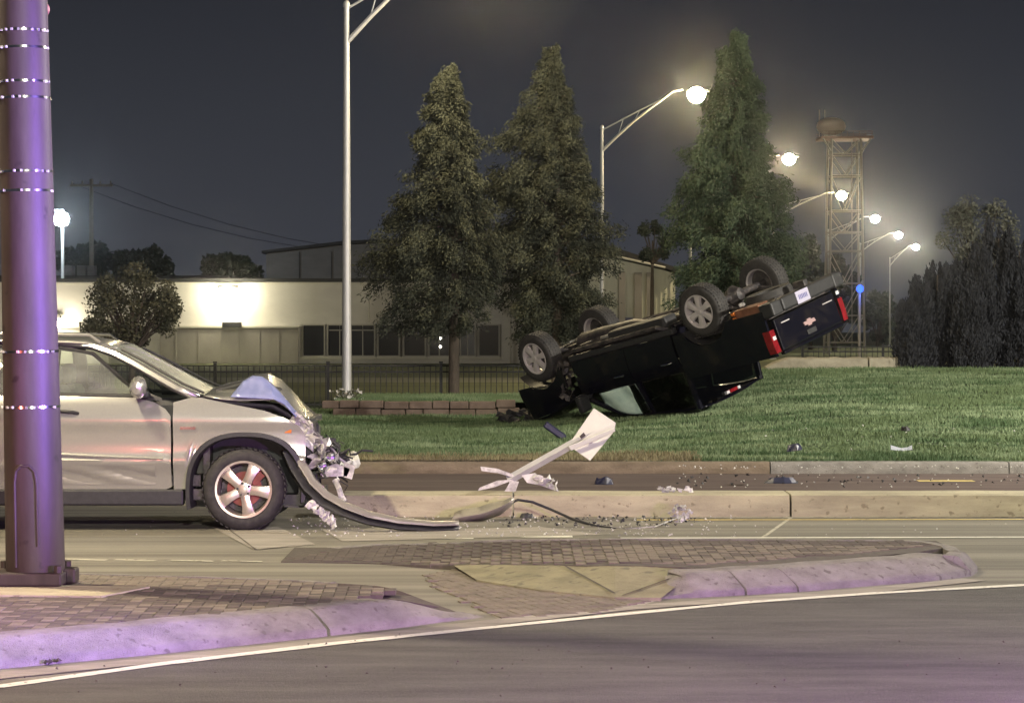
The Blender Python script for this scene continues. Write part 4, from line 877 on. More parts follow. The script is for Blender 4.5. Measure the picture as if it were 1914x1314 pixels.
def bow(m):
    O = []
    pts = [(-.15, -.028), (-.055, -.028), (-.055, -.052), (.045, -.052), (.055, -.028), (.16, -.028), (.14, .028), (.055, .028), (.055, .052), (-.045, .052), (-.055, .028), (-.17, .028)]
    m.extr([(-3.04, -(y) * .95, 1.10 + z) for y, z in pts], (-.014, 0, 0))
part('bow_tie_badge', M['badge'], tg, bow)
part('name_script', M['alloy_dull'], tg, lambda m: m.box((-3.038, -.55, .93), (.008, .22, .018)))
part('name_script', M['alloy_dull'], tg, lambda m: m.box((-3.038, .60, .95), (.008, .26, .015)))
bmp = part('rear_bumper', M['plastic'], trk, lambda m: (m.box((-3.12, 0, .66), (.20, 1.40, .20)), m.box((-3.08, -.84, .67), (.26, .26, .22)), m.box((-3.08, .84, .67), (.26, .26, .22))), bevel=.03)
part('chrome_bumper_end', M['chrome'], bmp, lambda m: (m.box((-3.15, .93, .62), (.16, .09, .05)), m.box((-3.10, .99, .74), (.12, .012, .10))), bevel=.01)
pl = part('licence_plate', M['plate'], bmp, lambda m: m.box((-3.228, -.18, .665), (.012, .34, .19)), bevel=.003)
part('plate_mark', M['plateink'], pl, lambda m: [m.box((-3.2355, -.28 + .04 * k, .665), (.003, .022, .07)) for k in range(6)])
part('hitch_receiver', M['under'], bmp, lambda m: m.box((-3.12, 0, .50), (.22, .10, .10)), bevel=.01)
def airb(m):
    rows_ = []
    for x in lin(.12, .78, 14):
        z1 = gt(x) - .01; rows_.append([Vector((x, -(TW(x, z) - .02 + .035 * math.sin(x * 11 + z * 6)), z)) for z in lin(1.25, z1, 9)])
    m.grid(rows_)
part('curtain_airbag', M['airbag'], trk, airb, smooth=True, solid=.02, post=crush)
part('torn_arch_scraps', M['under'], trk, lambda m: [m.sheet(Vector((rr.uniform(1.15, 1.5), -.93 + rr.uniform(-.05, .05), rr.uniform(.55, 1.15))), .22, .14, Matrix.Rotation(1.5 + rr.uniform(-.5, .5), 3, 'X') @ Matrix.Rotation(rr.uniform(-1, 1), 3, 'Z'), .035, 4, 400 + k) for k in range(7)], post=crush)
part('broken_trim', M['chrome'], trk, lambda m: [m.box(Vector((rr.uniform(1.0, 1.25), -1.02, rr.uniform(.8, 1.15))), (.07, .02, .03), Matrix.Rotation(rr.uniform(-1, 1), 3, 'Y')) for k in range(5)], post=crush)

# ------------------------------------------------------------------ fallen sign
sg0 = W(958, 893, 24.9); sg = empty('fallen_sign', sg0, 'knocked-over road sign with a pale blank back, leaning on a bent post', 'road sign')
def sp_(px, py, d=24.9): return W(px, py, d) - sg0
part('post', M['galv'], sg, lambda m: m.tube([sp_(950, 897), sp_(1050, 841, 24.8), sp_(1140, 789, 24.7)], [.046, .044, .040], 4))
part('sign_plate', M['sign_back'], sg, lambda m: m.extr([sp_(1110, 763, 24.74), sp_(1151, 790, 24.62), sp_(1148, 806, 24.62), sp_(1103, 861, 24.66), sp_(1062, 832, 24.78)], (0, -.006, 0)), bevel=.002)
part('fold', M['sign_back'], sg, lambda m: m.extr([sp_(1062, 834, 24.7), sp_(1148, 800, 24.54), sp_(1150, 806, 24.54), sp_(1068, 842, 24.7)], (0, -.02, 0)), bevel=.004)
part('sticker', M['mast'], sg, lambda m: m.extr([sp_(1083, 815, 24.62), sp_(1091, 808, 24.62), sp_(1095, 814, 24.62), sp_(1086, 820, 24.62)], (0, -.02, 0)))
for P in (((898, 872), (930, 876), (958, 886), (962, 893), (930, 884), (900, 880)), ((962, 896), (925, 910), (893, 917), (897, 911), (930, 898)), ((955, 898), (970, 900), (958, 935), (934, 930), (945, 915)), ((975, 888), (1000, 884), (1020, 900), (1040, 908), (1038, 917), (1010, 907), (985, 902))):
    mb_ = MB(); mb_.extr([sp_(x, y, 24.85) for x, y in P], (0, .02, 0)); mb_.build('bent_base_strip', M['torn_white'], sg)
part('torn_scrap', M['torn_white'], sg, lambda m: [m.sheet(sp_(1005 + 9 * k, 892 + 4 * k + rr.uniform(-5, 5), 24.8), .10, .05, Matrix.Rotation(1.2 + .3 * k, 3, 'X') @ Matrix.Rotation(.4 * k, 3, 'Y'), .014, 4, 500 + k) for k in range(5)])
# beige torn panel, long strip, wire, debris
def debris(name, label, cat, mt_, fn, loc, **k):
    o = empty(name, loc, label, cat); 
    m = MB(); fn(m); b = m.build('shell' if 'nm' not in k else k.pop('nm'), mt_, o, **k); return o
def single(name, label, cat, mt_, fn, loc, group=None, **k):
    m = MB(); fn(m); b = m.build(name, mt_, None, **k); b.location = loc; return tag(b, label, cat, group)
c0 = W(845, 975, 24.0)
def pan(m):
    rows_ = []
    for a, b, cc in (((842, 978), (850, 958), .0), ((870, 979), (866, 952), -.03), ((905, 972), (895, 948), -.05), ((935, 962), (920, 940), -.06), ((955, 945), (945, 935), -.03), ((962, 934), (958, 928), 0)):
        rows_.append([W(a[0], a[1], 23.9) - c0, W((a[0] + b[0]) / 2, (a[1] + b[1]) / 2, 23.85 + cc) - c0, W(b[0], b[1], 24.0) - c0])
    m.grid(rows_)
single('body_fragment', 'curled beige body piece at the end of the torn bumper', 'debris', mat('beige_panel', (.36, .33, .28), .4, metal=.3, scale=(5, 5, 5), color2=(.5, .46, .40)), pan, c0, smooth=True, solid=.008)
c1 = G(1000, 970)
single('rubber_strip', 'long black bent rubber strip arching from the sign base over the road', 'rubber strip', M['plastic'], lambda m: m.tube([W(948, 942, 24.0) - c1, W(968, 934, 24.0) - c1, W(995, 938, 24.0) - c1, W(1030, 952, 24.0) - c1, W(1070, 970, 23.8) - c1, W(1110, 982, 23.3) - c1, W(1150, 988, 23.0) - c1], .013, 8), c1, smooth=True)
c1b = G(1200, 988)
single('thin_wire', 'thin pale wire trailing on the road toward the white debris', 'wire', M['bare'], lambda m: m.tube([G(1120, 984) - c1b + Vector((0, 0, .01)), G(1170, 990) - c1b + Vector((0, 0, .01)), G(1225, 988) - c1b + Vector((0, 0, .02)), G(1265, 978) - c1b + Vector((0, 0, .05))], .006, 6), c1b)
c2 = G(1272, 976)
def blossoms(m):
    for k in range(46):
        a = rr.uniform(0, 2 * PI); r_ = rr.uniform(.03, .10)
        m.sheet(Vector((math.cos(a) * r_, rr.uniform(-.06, .06), .08 + math.sin(a) * r_ * .9)), .035, .025, Matrix.Rotation(rr.uniform(0, 3), 3, 'X') @ Matrix.Rotation(rr.uniform(0, 3), 3, 'Z'), .008, 3, 600 + k)
single('white_lamp_wreckage', 'ring-shaped heap of broken white pieces on the road before the median', 'debris', M['torn_white'], blossoms, c2)
c3 = W(1262, 917, 24.7); c3.z = .215
single('white_fragments', 'small white broken pieces lying on top of the median curb', 'debris', M['torn_white'], lambda m: [m.sheet(Vector((rr.uniform(-.16, .16), rr.uniform(-.05, .05), .02 + rr.random() * .03)), .05, .04, Matrix.Rotation(rr.uniform(0, 3), 3, 'X'), .012, 3, 700 + k) for k in range(12)], c3)
def chunk(px, py, w_, h_, mt_, name, label, zf, seed, rot=0, cat='debris'):
    g = G(px, py, zf)
    for _ in range(6):
        g = G(px, py, terrain(g.x, g.y)) if g.y > 31.8 else g
    k_ = g.y / F_PX; ww, hh = w_ * k_, h_ * k_
    def f(m):
        r_ = random.Random(seed); n_ = 9; top_ = []
        P = [Vector((ww * .5 * math.cos(a) * r_.uniform(.75, 1.05), hh * 1.1 * math.sin(a) * r_.uniform(.7, 1), 0)) for a in lin(0, 2 * PI * (n_ - 1) / n_, n_)]
        Q = [Vector((p.x * r_.uniform(.55, .9), p.y * .6, hh * r_.uniform(.5, 1.05))) for p in P]
        V = P + Q; m.add(V, [tuple(range(n_))[::-1], tuple(range(n_, 2 * n_))] + [(i, (i + 1) % n_, n_ + (i + 1) % n_, n_ + i) for i in range(n_)])
    o = single(name, label, cat, mt_, f, g + Vector((0, 0, .02 if g.y > 31.8 else .0)), bevel=.006); o.rotation_euler = (0, rot, 0); return o
chunk(1486, 842, 36, 17, M['navy'], 'plastic_fragment', 'dark blue plastic fragment on the grass, right of the fallen sign', .4, 1, -.15)
chunk(1692, 808, 20, 10, M['plastic'], 'plastic_fragment', 'small black fragment high on the grass slope', .4, 2)
chunk(1130, 905, 42, 16, M['navy'], 'plastic_box', 'dark boxy part lying on the far road beyond the median', 0, 4)
chunk(1460, 903, 70, 12, M['navy'], 'plastic_fragment', 'long flat black part lying on the far road beyond the median', 0, 5)
chunk(1398, 733, 34, 15, M['plastic'], 'plastic_fragment', 'black scrap on the grass beside the roof of the overturned truck', .5, 6)
chunk(985, 968, 34, 10, M['plastic'], 'plastic_fragment', 'black scrap on the road under the bent rubber strip', 0, 8)
g = G(1685, 845, .2); g = G(1685, 845, terrain(g.x, g.y))
single('grey_bracket', 'pale grey plastic bracket lying on the grass near the far curb', 'bracket', M['grey_plastic'], lambda m: m.grid([[Vector((x, 0, z0)), Vector((x, .02, z1))] for x, z0, z1 in ((-.14, .03, .09), (-.08, .02, .07), (0, .01, .05), (.08, .02, .06), (.14, .03, .09))]), g, solid=.02)
g0 = G(1037, 823, .2)
mb_ = MB(); Rr = Matrix.Rotation(-.45, 3, 'Y') ; mb_.box((0, 0, .10), (.36, .12, .10), Matrix.Rotation(.62, 3, 'Y')); o = mb_.build('blue_black_panel', M['navy'], None, bevel=.02); o.location = Vector((g0.x, g0.y, terrain(g0.x, g0.y) + .02)); tag(o, 'dark blue slab-like part tilted on the grass left of the sign plate', 'panel')
mb_ = MB()
for k in range(9): mb_.sheet(Vector((rr.uniform(-.32, .3), rr.uniform(-.1, .1), rr.uniform(.04, .22))), .25, .12, Matrix.Rotation(rr.uniform(.3, 1.4), 3, 'X') @ Matrix.Rotation(rr.uniform(-1, 1), 3, 'Z'), .04, 4, 800 + k)
o = mb_.build('torn_bumper_scraps', M['plastic'], None); p = W(970, 752, 42.4); o.location = (p.x, p.y, terrain(p.x, p.y)); tag(o, 'torn black plastic scraps by the nose of the overturned truck', 'debris')
# tiny glass and plastic crumbs
def crumbs(name, n, fn, mt_, s0, s1, label):
    r = random.Random(len(name) + n); m = MB()
    for k in range(n):
        x, y, z = fn(r); s_ = r.uniform(s0, s1); R3 = Matrix.Rotation(r.uniform(0, 3), 3, 'X') @ Matrix.Rotation(r.uniform(0, 3), 3, 'Z')
        P = [R3 @ Vector(q) * s_ for q in ((-1, -.6, 0), (1, -.5, 0), (.3, .8, 0), (0, 0, .9))]
        m.add([Vector((x, y, z + s_ * .5)) + q for q in P], [(0, 2, 1), (0, 1, 3), (1, 2, 3), (2, 0, 3)])
    return tag(m.build(name, mt_), label, 'debris', kind='stuff')
def fpx(a, b, c, d):
    def f(r): p = G(a + (b - a) * r.random(), c + (d - c) * r.random()); return p.x, p.y, .004
    return f
crumbs('glass_crumbs', 420, fpx(540, 1380, 965, 1004), M['torn_white'], .004, .014, 'small pale glass and plastic crumbs scattered on the road before the median')
crumbs('glass_crumbs', 90, fpx(0, 1900, 955, 1004), M['torn_white'], .004, .010, 'sparse pale crumbs across the middle road')
crumbs('dark_crumbs', 150, fpx(940, 1300, 958, 985), M['plastic'], .006, .022, 'dark plastic crumbs along the foot of the median curb')
crumbs('dark_crumbs', 60, fpx(1250, 1914, 888, 912), M['plastic'], .01, .03, 'dark plastic pieces scattered on the far road')
crumbs('glass_crumbs', 60, fpx(1250, 1914, 886, 912), M['torn_white'], .006, .016, 'pale glass crumbs scattered on the far road')
crumbs('glass_crumbs', 60, lambda r: (lambda p: (p.x, p.y, .155))(G(r.uniform(1250, 1914), r.uniform(871, 877), .15)), M['torn_white'], .006, .018, 'pale crumbs lying along the far curb')
crumbs('glass_crumbs', 22, lambda r: (lambda x, y: (x, y, terrain(x, y) + .05))(r.uniform(2, 8), r.uniform(32, 36)), M['torn_white'], .008, .018, 'pale crumbs lying in the front of the lawn')
crumbs('leaf_litter', 60, lambda r: (lambda p: (p.x, p.y, .012))(G(r.uniform(0, 1900), r.uniform(1180, 1310))), M['bark'], .004, .010, 'leaf litter and grit on the nearest road')
p = G(82, 1240); crumbs('leaf_litter', 40, lambda r: (p.x + r.gauss(0, .05), p.y + r.gauss(0, .03), .01), M['bark'], .008, .022, 'dead leaves gathered at the foot of the purple curb')

# ------------------------------------------------------------------ retaining wall, planting, fence
wl = empty('planter_wall', (0, 46.6, 0), 'low red stone planter wall at the foot of the tall lamp', 'wall')
x0, x1 = W(622, 760, 46.6).x, W(960, 760, 46.6).x
nb = 0; r_ = random.Random(5)
for row in range(2):
    x = x0 - (.2 if row else 0)
    while x < x1 - .1:
        w_ = r_.uniform(.32, .5); zt = terrain(x, 46.6); hh = .15
        mb_ = MB(); mb_.box((x + w_ / 2, r_.uniform(-.015, .015), zt - .02 + hh * (row + .5)), (w_ - .015, .22, hh - .012)); mb_.build('stone', M['brickred'], wl, bevel=.015); x += w_
grid_sheet('planter_bed', x0 - .1, x1 + 1.2, 46.7, 56, 24, 20, lambda x, y: .44 - .30 * sstep(x1 - 1.0, x1 + 1.2, x) * 0 - .45 * sstep(52, 56, y) + .03 * mnoise.noise(Vector((x, y, 0))), M['turf'])
def blade_field(name, n, x0, x1, y0, y1, zf, label):
    r = np.random.default_rng(n); X = r.uniform(x0, x1, n); Y = r.uniform(y0, y1, n); Z = np.array([zf(a, b) for a, b in zip(X, Y)]); H = r.uniform(.04, .12, n); dx = r.uniform(.01, .02, n)
    V = np.empty((n, 3, 3)); V[:, 0] = np.stack([X - dx, Y, Z], 1); V[:, 1] = np.stack([X + dx, Y, Z], 1); V[:, 2] = np.stack([X + r.normal(0, .03, n), Y, Z + H], 1)
    tag(np_mesh(name, V.reshape(-1, 3), np.arange(n * 3).reshape(-1, 3), M['blade'], k=3), label, 'grass', kind='stuff')
blade_field('planter_grass', 9000, x0, x1 + 1.1, 46.75, 51, lambda x, y: .42, 'grass growing in the raised bed behind the red wall')
p = W(652, 745, 47.6)
pt = empty('white_flowering_plant', (p.x, 47.4, .42), 'small plant with white flowers around the foot of the tall lamp', 'plant')
part('stems', M['leaf'], pt, lambda m: [m.tube([(rr.uniform(-.25, .25), rr.uniform(-.1, .1), 0), (rr.uniform(-.34, .34), rr.uniform(-.15, .15), .22)], .008, 4) for k in range(24)])
part('flowers', M['torn_white'], pt, lambda m: [m.sheet(Vector((rr.uniform(-.36, .36), rr.uniform(-.15, .05), rr.uniform(.05, .28))), .06, .05, Matrix.Rotation(rr.uniform(0, 3), 3, 'X'), .015, 3, 900 + k) for k in range(14)])

def fence(name, label, xa, xb, y, zb, h, step, post_step, group=None):
    t = empty(name, (xa, y, zb), label, 'fence', group); L = xb - xa
    for z in (.10, h - .14, h): part('rail', M['iron'], t, lambda m: m.box((L / 2, 0, z), (L, .035, .035)))
    pk = MB(); pk.box((0, 0, h / 2), (.018, .018, h)); src = None; n = int(L / step)
    for i in range(n + 1):
        if src is None: src = pk.build('picket', M['iron'], t); o = src
        else: o = src.copy(); COL.objects.link(o)
        o.location = (i * step, 0, 0); o.parent = t
    ps = None
    for i in range(int(L / post_step) + 1):
        if ps is None:
            mb_ = MB(); mb_.box((0, 0, h / 2 + .03), (.07, .07, h + .06)); mb_.box((0, 0, h + .08), (.09, .09, .03)); ps = mb_.build('post', M['iron'], t); o = ps
        else: o = ps.copy(); COL.objects.link(o)
        o.location = (i * post_step, 0, 0); o.parent = t
    return t
yF = 57.0
fence('iron_fence', 'black iron picket fence running behind the tall lamp and conifer trunks', W(-20, 700, yF).x, W(1130, 700, yF).x, yF, -.02, .98, .125, 2.56)
fence('iron_fence', 'black iron picket fence low beyond the crest, right of the tailgate', W(1500, 650, 75).x, W(1720, 650, 75).x, 75, .62, .62, .16, 2.4)
# stone slab wall on the crest
sw = empty('crest_stone_wall', (0, 49.2, 0), 'low rough stone wall on the crest right of the overturned truck', 'wall')
for a, b, y0_, y1_ in ((1432, 1622, 668, 702), (1625, 1682, 668, 700)):
    A, B = W(a, y1_, 49.2), W(b, y0_, 49.2)
    mb_ = MB(); n_ = 14; rows_ = []
    for k in range(n_):
        x = A.x + (B.x - A.x) * k / (n_ - 1); e = min(1, k / 2.5) if a < 1500 else 1
        zt = B.z - (1 - e) * .18 + .01 * math.sin(k * 2.3); zb = A.z - .15
        rows_.append([(x, -.02 - .02 * math.sin(k), zb), (x, -.03 + .015 * math.sin(k * 1.7), (zb + zt) / 2), (x, -.01, zt - .03), (x, .06, zt), (x, .4, zt), (x, .42, zb)])
    mb_.grid(rows_); mb_.add(rows_[0], [tuple(range(6))]); mb_.add(rows_[-1], [tuple(range(6))]); mb_.build('stone', M['stone'], sw, smooth=True, angle=50)

# ------------------------------------------------------------------ trees
def leaf_cloud(P, D, L, Wd, seed):
    """P: centres, D: unit directions; returns quads"""
    r = np.random.default_rng(seed); n = len(P)
    rand = r.normal(size=(n, 3)); S = np.cross(D, rand); S /= np.linalg.norm(S, axis=1)[:, None] + 1e-9
    L = L * r.uniform(.6, 1.3, n)[:, None]; Wd = Wd * r.uniform(.7, 1.3, n)[:, None]
    V = np.empty((n, 4, 3)); V[:, 0] = P - D * L * .5; V[:, 1] = P + S * Wd * .5; V[:, 2] = P + D * L * .5; V[:, 3] = P - S * Wd * .5
    return V.reshape(-1, 3), np.arange(n * 4).reshape(-1, 4)
def conifer(cx_px, base_z, d, outline, label, m, seed, n_br=340, per=360, trunk_r=.10, droop=.35):
    """outline rows: (pixel y, left px, right px) of the crown, top to bottom"""
    k_ = d / F_PX; r = np.random.default_rng(seed)
    base = Vector(((cx_px - 957) * k_, d, base_z)); t = empty('conifer_tree', base, label, 'tree', 'conifers behind the lawn')
    hz = [(W(cx_px, y, d).z - base_z, (cx_px - l) * k_ * 1.07, (rt - cx_px) * k_ * 1.07) for y, l, rt in outline][::-1]
    zs = np.array([h[0] for h in hz]); Ls = np.array([h[1] for h in hz]); Rs = np.array([h[2] for h in hz]); top = zs[-1]
    part('trunk', M['bark'], t, lambda q: q.tube([(0, 0, -.1), (.02, 0, top * .3), (0, .02, top * .65), (0, 0, top * .98)], [trunk_r * 1.25, trunk_r, trunk_r * .6, .015], 10), smooth=True)
    P = []; D = []; br = MB()
    n0 = zs[0]
    for i in range(n_br):
        h = n0 + (top - n0) * (r.random() ** .92); az = r.uniform(0, 2 * PI); cx, sy = math.cos(az), math.sin(az)
        ow = np.interp(h, zs, Rs) * max(0, cx) ** .8 + np.interp(h, zs, Ls) * max(0, -cx) ** .8
        wside = (np.interp(h, zs, Rs) + np.interp(h, zs, Ls)) / 2
        Ln = (ow * abs(cx) + wside * abs(sy)) / (abs(cx) + abs(sy)) * r.uniform(.66, 1.14)
        rise = r.uniform(.05, .35) * Ln; h0 = max(n0 * .9, h - .25 * Ln)
        npt = max(8, int(per * (.35 + 1.1 * Ln / (wside + .3)) * (.5 + .5 * wside / max(Rs.max(), Ls.max()))))
        tt = .06 + .94 * np.sqrt(r.random(npt)); sag = droop * Ln * tt ** 2.2
        x = cx * Ln * tt; y = sy * Ln * tt; z = h0 + rise * tt * 2 - sag
        cl = .045 + .062 * Ln
        off = r.normal(0, 1, (npt, 3)) * cl * (1.05 - .55 * tt)[:, None]; off[:, 2] -= abs(r.normal(0, .10, npt))
        P.append(np.stack([x, y, z], 1) + off)
        dd = np.stack([cx * .5 + r.normal(0, .45, npt), sy * .5 + r.normal(0, .45, npt), -.45 + r.normal(0, .45, npt)], 1); D.append(dd / np.linalg.norm(dd, axis=1)[:, None])
        if i % 5 == 0: br.tube([(0, 0, h0), (cx * Ln * .5, sy * Ln * .5, h0 + rise * .9 - droop * Ln * .2), (cx * Ln * .85, sy * Ln * .85, h0 + rise * 1.7 - droop * Ln * .7)], [.03, .018, .006], 5)
    P = np.concatenate(P); D = np.concatenate(D)
    V, Fq = leaf_cloud(P, D, .10, .026, seed + 1); np_mesh('crown', V, Fq, m, t); tag(br.build('limbs', M['bark'], t), kind='stuff')
    return t
conifer(848, .42, 52, [(122, 824, 834), (150, 808, 850), (200, 785, 872), (250, 772, 885), (300, 752, 890), (340, 735, 905), (400, 705, 915), (470, 690, 925), (530, 712, 925), (570, 740, 915), (600, 780, 900)],
        'conifer nearest the tall lamp, dark, with bare trunk standing before the fence', M['conifer'], 11)
conifer(1040, .35, 54, [(84, 1013, 1024), (130, 995, 1042), (190, 965, 1070), (240, 930, 1088), (300, 905, 1105), (350, 895, 1120), (420, 895, 1145), (480, 905, 1150), (540, 925, 1140), (580, 950, 1110), (610, 985, 1085)],
        'middle conifer of three, behind the front wheels of the overturned truck', M['conifer'], 12, n_br=350)
conifer(1375, .6, 53, [(56, 1374, 1386), (100, 1345, 1408), (160, 1322, 1422), (220, 1312, 1428), (270, 1285, 1445), (330, 1262, 1462), (400, 1250, 1480), (470, 1245, 1492), (520, 1252, 1490), (560, 1262, 1478), (590, 1290, 1450)],
        'greenest conifer, rising right behind the rear wheels of the overturned truck', M['conifer_green'], 13, n_br=410, per=350)
def broadleaf(px, py_base, d, x0, x1, y0, y1, label, m, seed, n=9000, leaf=.10, name='leafy_tree', zb=0, blobs=26, tr=.09, holes=.0):
    k_ = d / F_PX; base = Vector(((px - 957) * k_, d, zb)); t = empty(name, base, label, 'tree'); r = np.random.default_rng(seed)
    zl, zh = W(px, y1, d).z - zb, W(px, y0, d).z - zb; xl, xr = (x0 - px) * k_, (x1 - px) * k_
    cx, cz = (xl + xr) / 2, (zl + zh) / 2; rx, rz = (xr - xl) / 2, (zh - zl) / 2
    br = MB(); br.tube([(0, 0, -.1), (.02, 0, zl * .8 + .2), (cx * .6, 0, cz)], [tr, tr * .75, tr * .35], 8)
    P = []
    for i in range(blobs):
        a = r.uniform(0, 2 * PI); q = r.random() ** .5; b = r.uniform(-1, 1)
        c = np.array([cx + rx * .78 * q * math.cos(a), rx * .8 * b * .8, cz + rz * .78 * q * math.sin(a)])
        s_ = rx * r.uniform(.16, .34); k = int(n / blobs)
        v = r.normal(0, 1, (k, 3)); v /= np.linalg.norm(v, axis=1)[:, None]; P.append(c + v * s_ * (r.random(k) ** .4)[:, None])
        br.tube([(cx * .3, 0, zl + .1), ((cx + c[0]) * .5, c[1] * .5, (zl + c[2]) * .5 + .1), tuple(c)], [tr * .35, tr * .22, .008], 5)
    P = np.concatenate(P); D = r.normal(0, 1, P.shape); D /= np.linalg.norm(D, axis=1)[:, None]
    V, Fq = leaf_cloud(P, D, leaf, leaf * .6, seed + 1); np_mesh('crown', V, Fq, m, t); br.build('trunk', M['bark'], t, smooth=True); return t
broadleaf(245, 680, 54, 140, 352, 478, 672, 'small dark leafy tree behind the roof of the silver car', M['leaf'], 21, 9000, .085, blobs=34)
broadleaf(1830, 690, 58, 1738, 1915, 352, 560, 'sparse tree with brighter lit leaves rising behind the dark junipers', M['leaf_lit'], 22, 7000, .075, zb=.2, blobs=40)
broadleaf(1218, 690, 95, 1180, 1262, 400, 500, 'dark bare-looking tree between the conifers, over the shed roof', M['far_foliage'], 23, 1600, .14, blobs=18)
# junipers on the crest
jl = ['leftmost low juniper of the dark clump on the crest', 'second juniper from the left of the dark clump, slim and short', 'juniper left of centre in the dark clump on the crest', 'broad juniper in the middle of the dark clump',
      'tall juniper right of centre with a pointed tip', 'tallest juniper in the clump, standing above its neighbours', 'juniper cut by the right edge of the picture', 'low juniper in front of the tall ones at the clump centre', 'juniper just outside the right edge']
for i, (px, yt, hw, dd) in enumerate(((1697, 545, 22, 49.2), (1722, 500, 26, 49.4), (1752, 470, 30, 49.6), (1795, 462, 34, 49.8), (1832, 430, 30, 49.5), (1866, 385, 36, 49.9), (1905, 415, 36, 49.6), (1812, 520, 34, 49.0), (1950, 400, 40, 49.7))):
    k_ = dd / F_PX; zb = terrain((px - 957) * k_, dd); base = Vector(((px - 957) * k_, dd, zb)); H = W(px, yt, dd).z - zb; Rj = hw * k_ * 1.15
    t = empty('juniper', base, jl[i], 'shrub', 'junipers in the dark clump on the crest'); r = np.random.default_rng(40 + i)
    part('trunk', M['bark'], t, lambda q: q.tube([(0, 0, 0), (0, 0, H * .8)], [.05, .015], 6))
    nb_ = 60; P = []; D = []
    for b in range(nb_):
        a = r.uniform(0, 2 * PI); z0 = r.random() ** 1.1 * H * .78; rad = Rj * (1 - .55 * (z0 / H) ** 2) * r.uniform(.45, 1); ln = r.uniform(.35, .7) * min(1.2, H - z0)
        k = 230; tt = r.random(k); q = r.normal(0, .055, (k, 3)) * (1.15 - tt)[:, None]
        x = math.cos(a) * rad * (1 - .25 * tt); y = math.sin(a) * rad * (1 - .25 * tt); P.append(np.stack([x, y, z0 + ln * tt], 1) + q)
        dd_ = np.stack([r.normal(0, .3, k) + math.cos(a) * .25, r.normal(0, .3, k) + math.sin(a) * .25, np.ones(k)], 1); D.append(dd_ / np.linalg.norm(dd_, axis=1)[:, None])
    V, Fq = leaf_cloud(np.concatenate(P), np.concatenate(D), .10, .03, 60 + i); np_mesh('crown', V, Fq, M['juniper'], t)
# far dark trees behind the tower and the roofs
fl_ = ['dark far tree directly below the lattice tower', 'dark far tree right of the truck tailgate', 'far tree low behind the farthest lamp pole', 'far dark tree left of the lattice tower', 'far dark tree over the left end of the long building', 'far round tree over the roof, right of the utility pole', 'far dark tree left of the tall lamp above the grey roof']
for i, (px, x0, x1, y0, y1, dd) in enumerate(((1560, 1500, 1625, 470, 640, 190), (1515, 1470, 1560, 500, 640, 200), (1640, 1600, 1690, 540, 640, 240), (1500, 1455, 1540, 420, 560, 210), (150, 100, 215, 455, 530, 190), (270, 200, 340, 462, 530, 185), (430, 360, 500, 478, 530, 200))):
    broadleaf(px, 640, dd, x0, x1, y0, y1, fl_[i], M['far_foliage'], 70 + i, 3500, .5, 'far_tree', blobs=24, tr=.2)

# ------------------------------------------------------------------ buildings
def building(name, d, label):
    return empty(name, (0, d, 0), label, 'building')
dB = 125.0; kB = dB / F_PX
bl = building('long_building', dB, 'long low pale building with a band of dark windows behind the fence')
def bx(px): return (px - 957) * kB
def bz(py): return W(957, py, dB).z
xL, xR = bx(-700), bx(1100)
wx0, wx1, wz0, wz1 = bx(562), bx(937), bz(667), bz(606)
def wallf(m):
    zt = bz(527)
    m.box(((xL + wx0) / 2, .15, zt / 2), (wx0 - xL, .3, zt)); m.box(((xR + wx1) / 2, .15, zt / 2), (xR - wx1, .3, zt))
    m.box(((wx0 + wx1) / 2, .15, (wz1 + zt) / 2), (wx1 - wx0, .3, zt - wz1)); m.box(((wx0 + wx1) / 2, .15, wz0 / 2), (wx1 - wx0, .3, wz0))
part('wall', M['wall'], bl, wallf)
part('rear_block', M['wall'], bl, lambda m: m.box(((xL + xR) / 2, 8.4, bz(527) / 2), (xR - xL, 15.6, bz(527) - .02)))
part('lower_wall', M['wall_lower'], bl, lambda m: m.box(((bx(300) + bx(558)) / 2, -.12, bz(614) / 2), (bx(558) - bx(300), .24, bz(614))))
part('roof_edge', M['dark_roof'], bl, lambda m: m.box(((xL + xR) / 2, 7.9, bz(527) + .09), (xR - xL + .4, 16.4, .16)))
part('parapet_trim', M['trim'], bl, lambda m: m.box(((xL + xR) / 2, -.04, bz(530)), (xR - xL, .07, .10)))
part('wall_band', M['trim'], bl, lambda m: m.box(((bx(110) + bx(560)) / 2, -.16, bz(611)), (bx(560) - bx(110), .34, .10)))
part('window_sill', M['trim'], bl, lambda m: m.box(((wx0 + wx1) / 2, -.06, wz0 - .05), (wx1 - wx0 + .2, .14, .10)))
for a, b, panes in ((564, 608, 1), (611, 702, 4), (705, 748, 1), (753, 797, 1), (800, 842, 2), (845, 890, 3), (893, 935, 1)):
    w_ = part('window', M['frame'], bl, lambda m: [m.box((x, -.02, (wz0 + wz1) / 2), (.07, .10, wz1 - wz0)) for x in (bx(a) + .035, bx(b) - .035)] + [m.box(((bx(a) + bx(b)) / 2, -.02, z), (bx(b) - bx(a) - .14, .10, .07)) for z in (wz0 + .035, wz1 - .035)])
    for k in range(panes):
        p0 = bx(a) + .07 + (bx(b) - bx(a) - .14) * k / panes; p1 = bx(a) + .07 + (bx(b) - bx(a) - .14) * (k + 1) / panes
        part('pane', M['window'], w_, lambda m: m.box(((p0 + p1) / 2, .05, (wz0 + wz1) / 2), (p1 - p0 - .03, .03, wz1 - wz0 - .14)))
        if k: part('mullion', M['frame'], w_, lambda m: m.box((p0, .01, (wz0 + wz1) / 2 - .1), (.05, .08, wz1 - wz0 - .34)))
    if panes > 1: part('transom', M['frame'], w_, lambda m: m.box(((bx(a) + bx(b)) / 2, .01, wz1 - .30), (bx(b) - bx(a) - .14, .08, .05)))
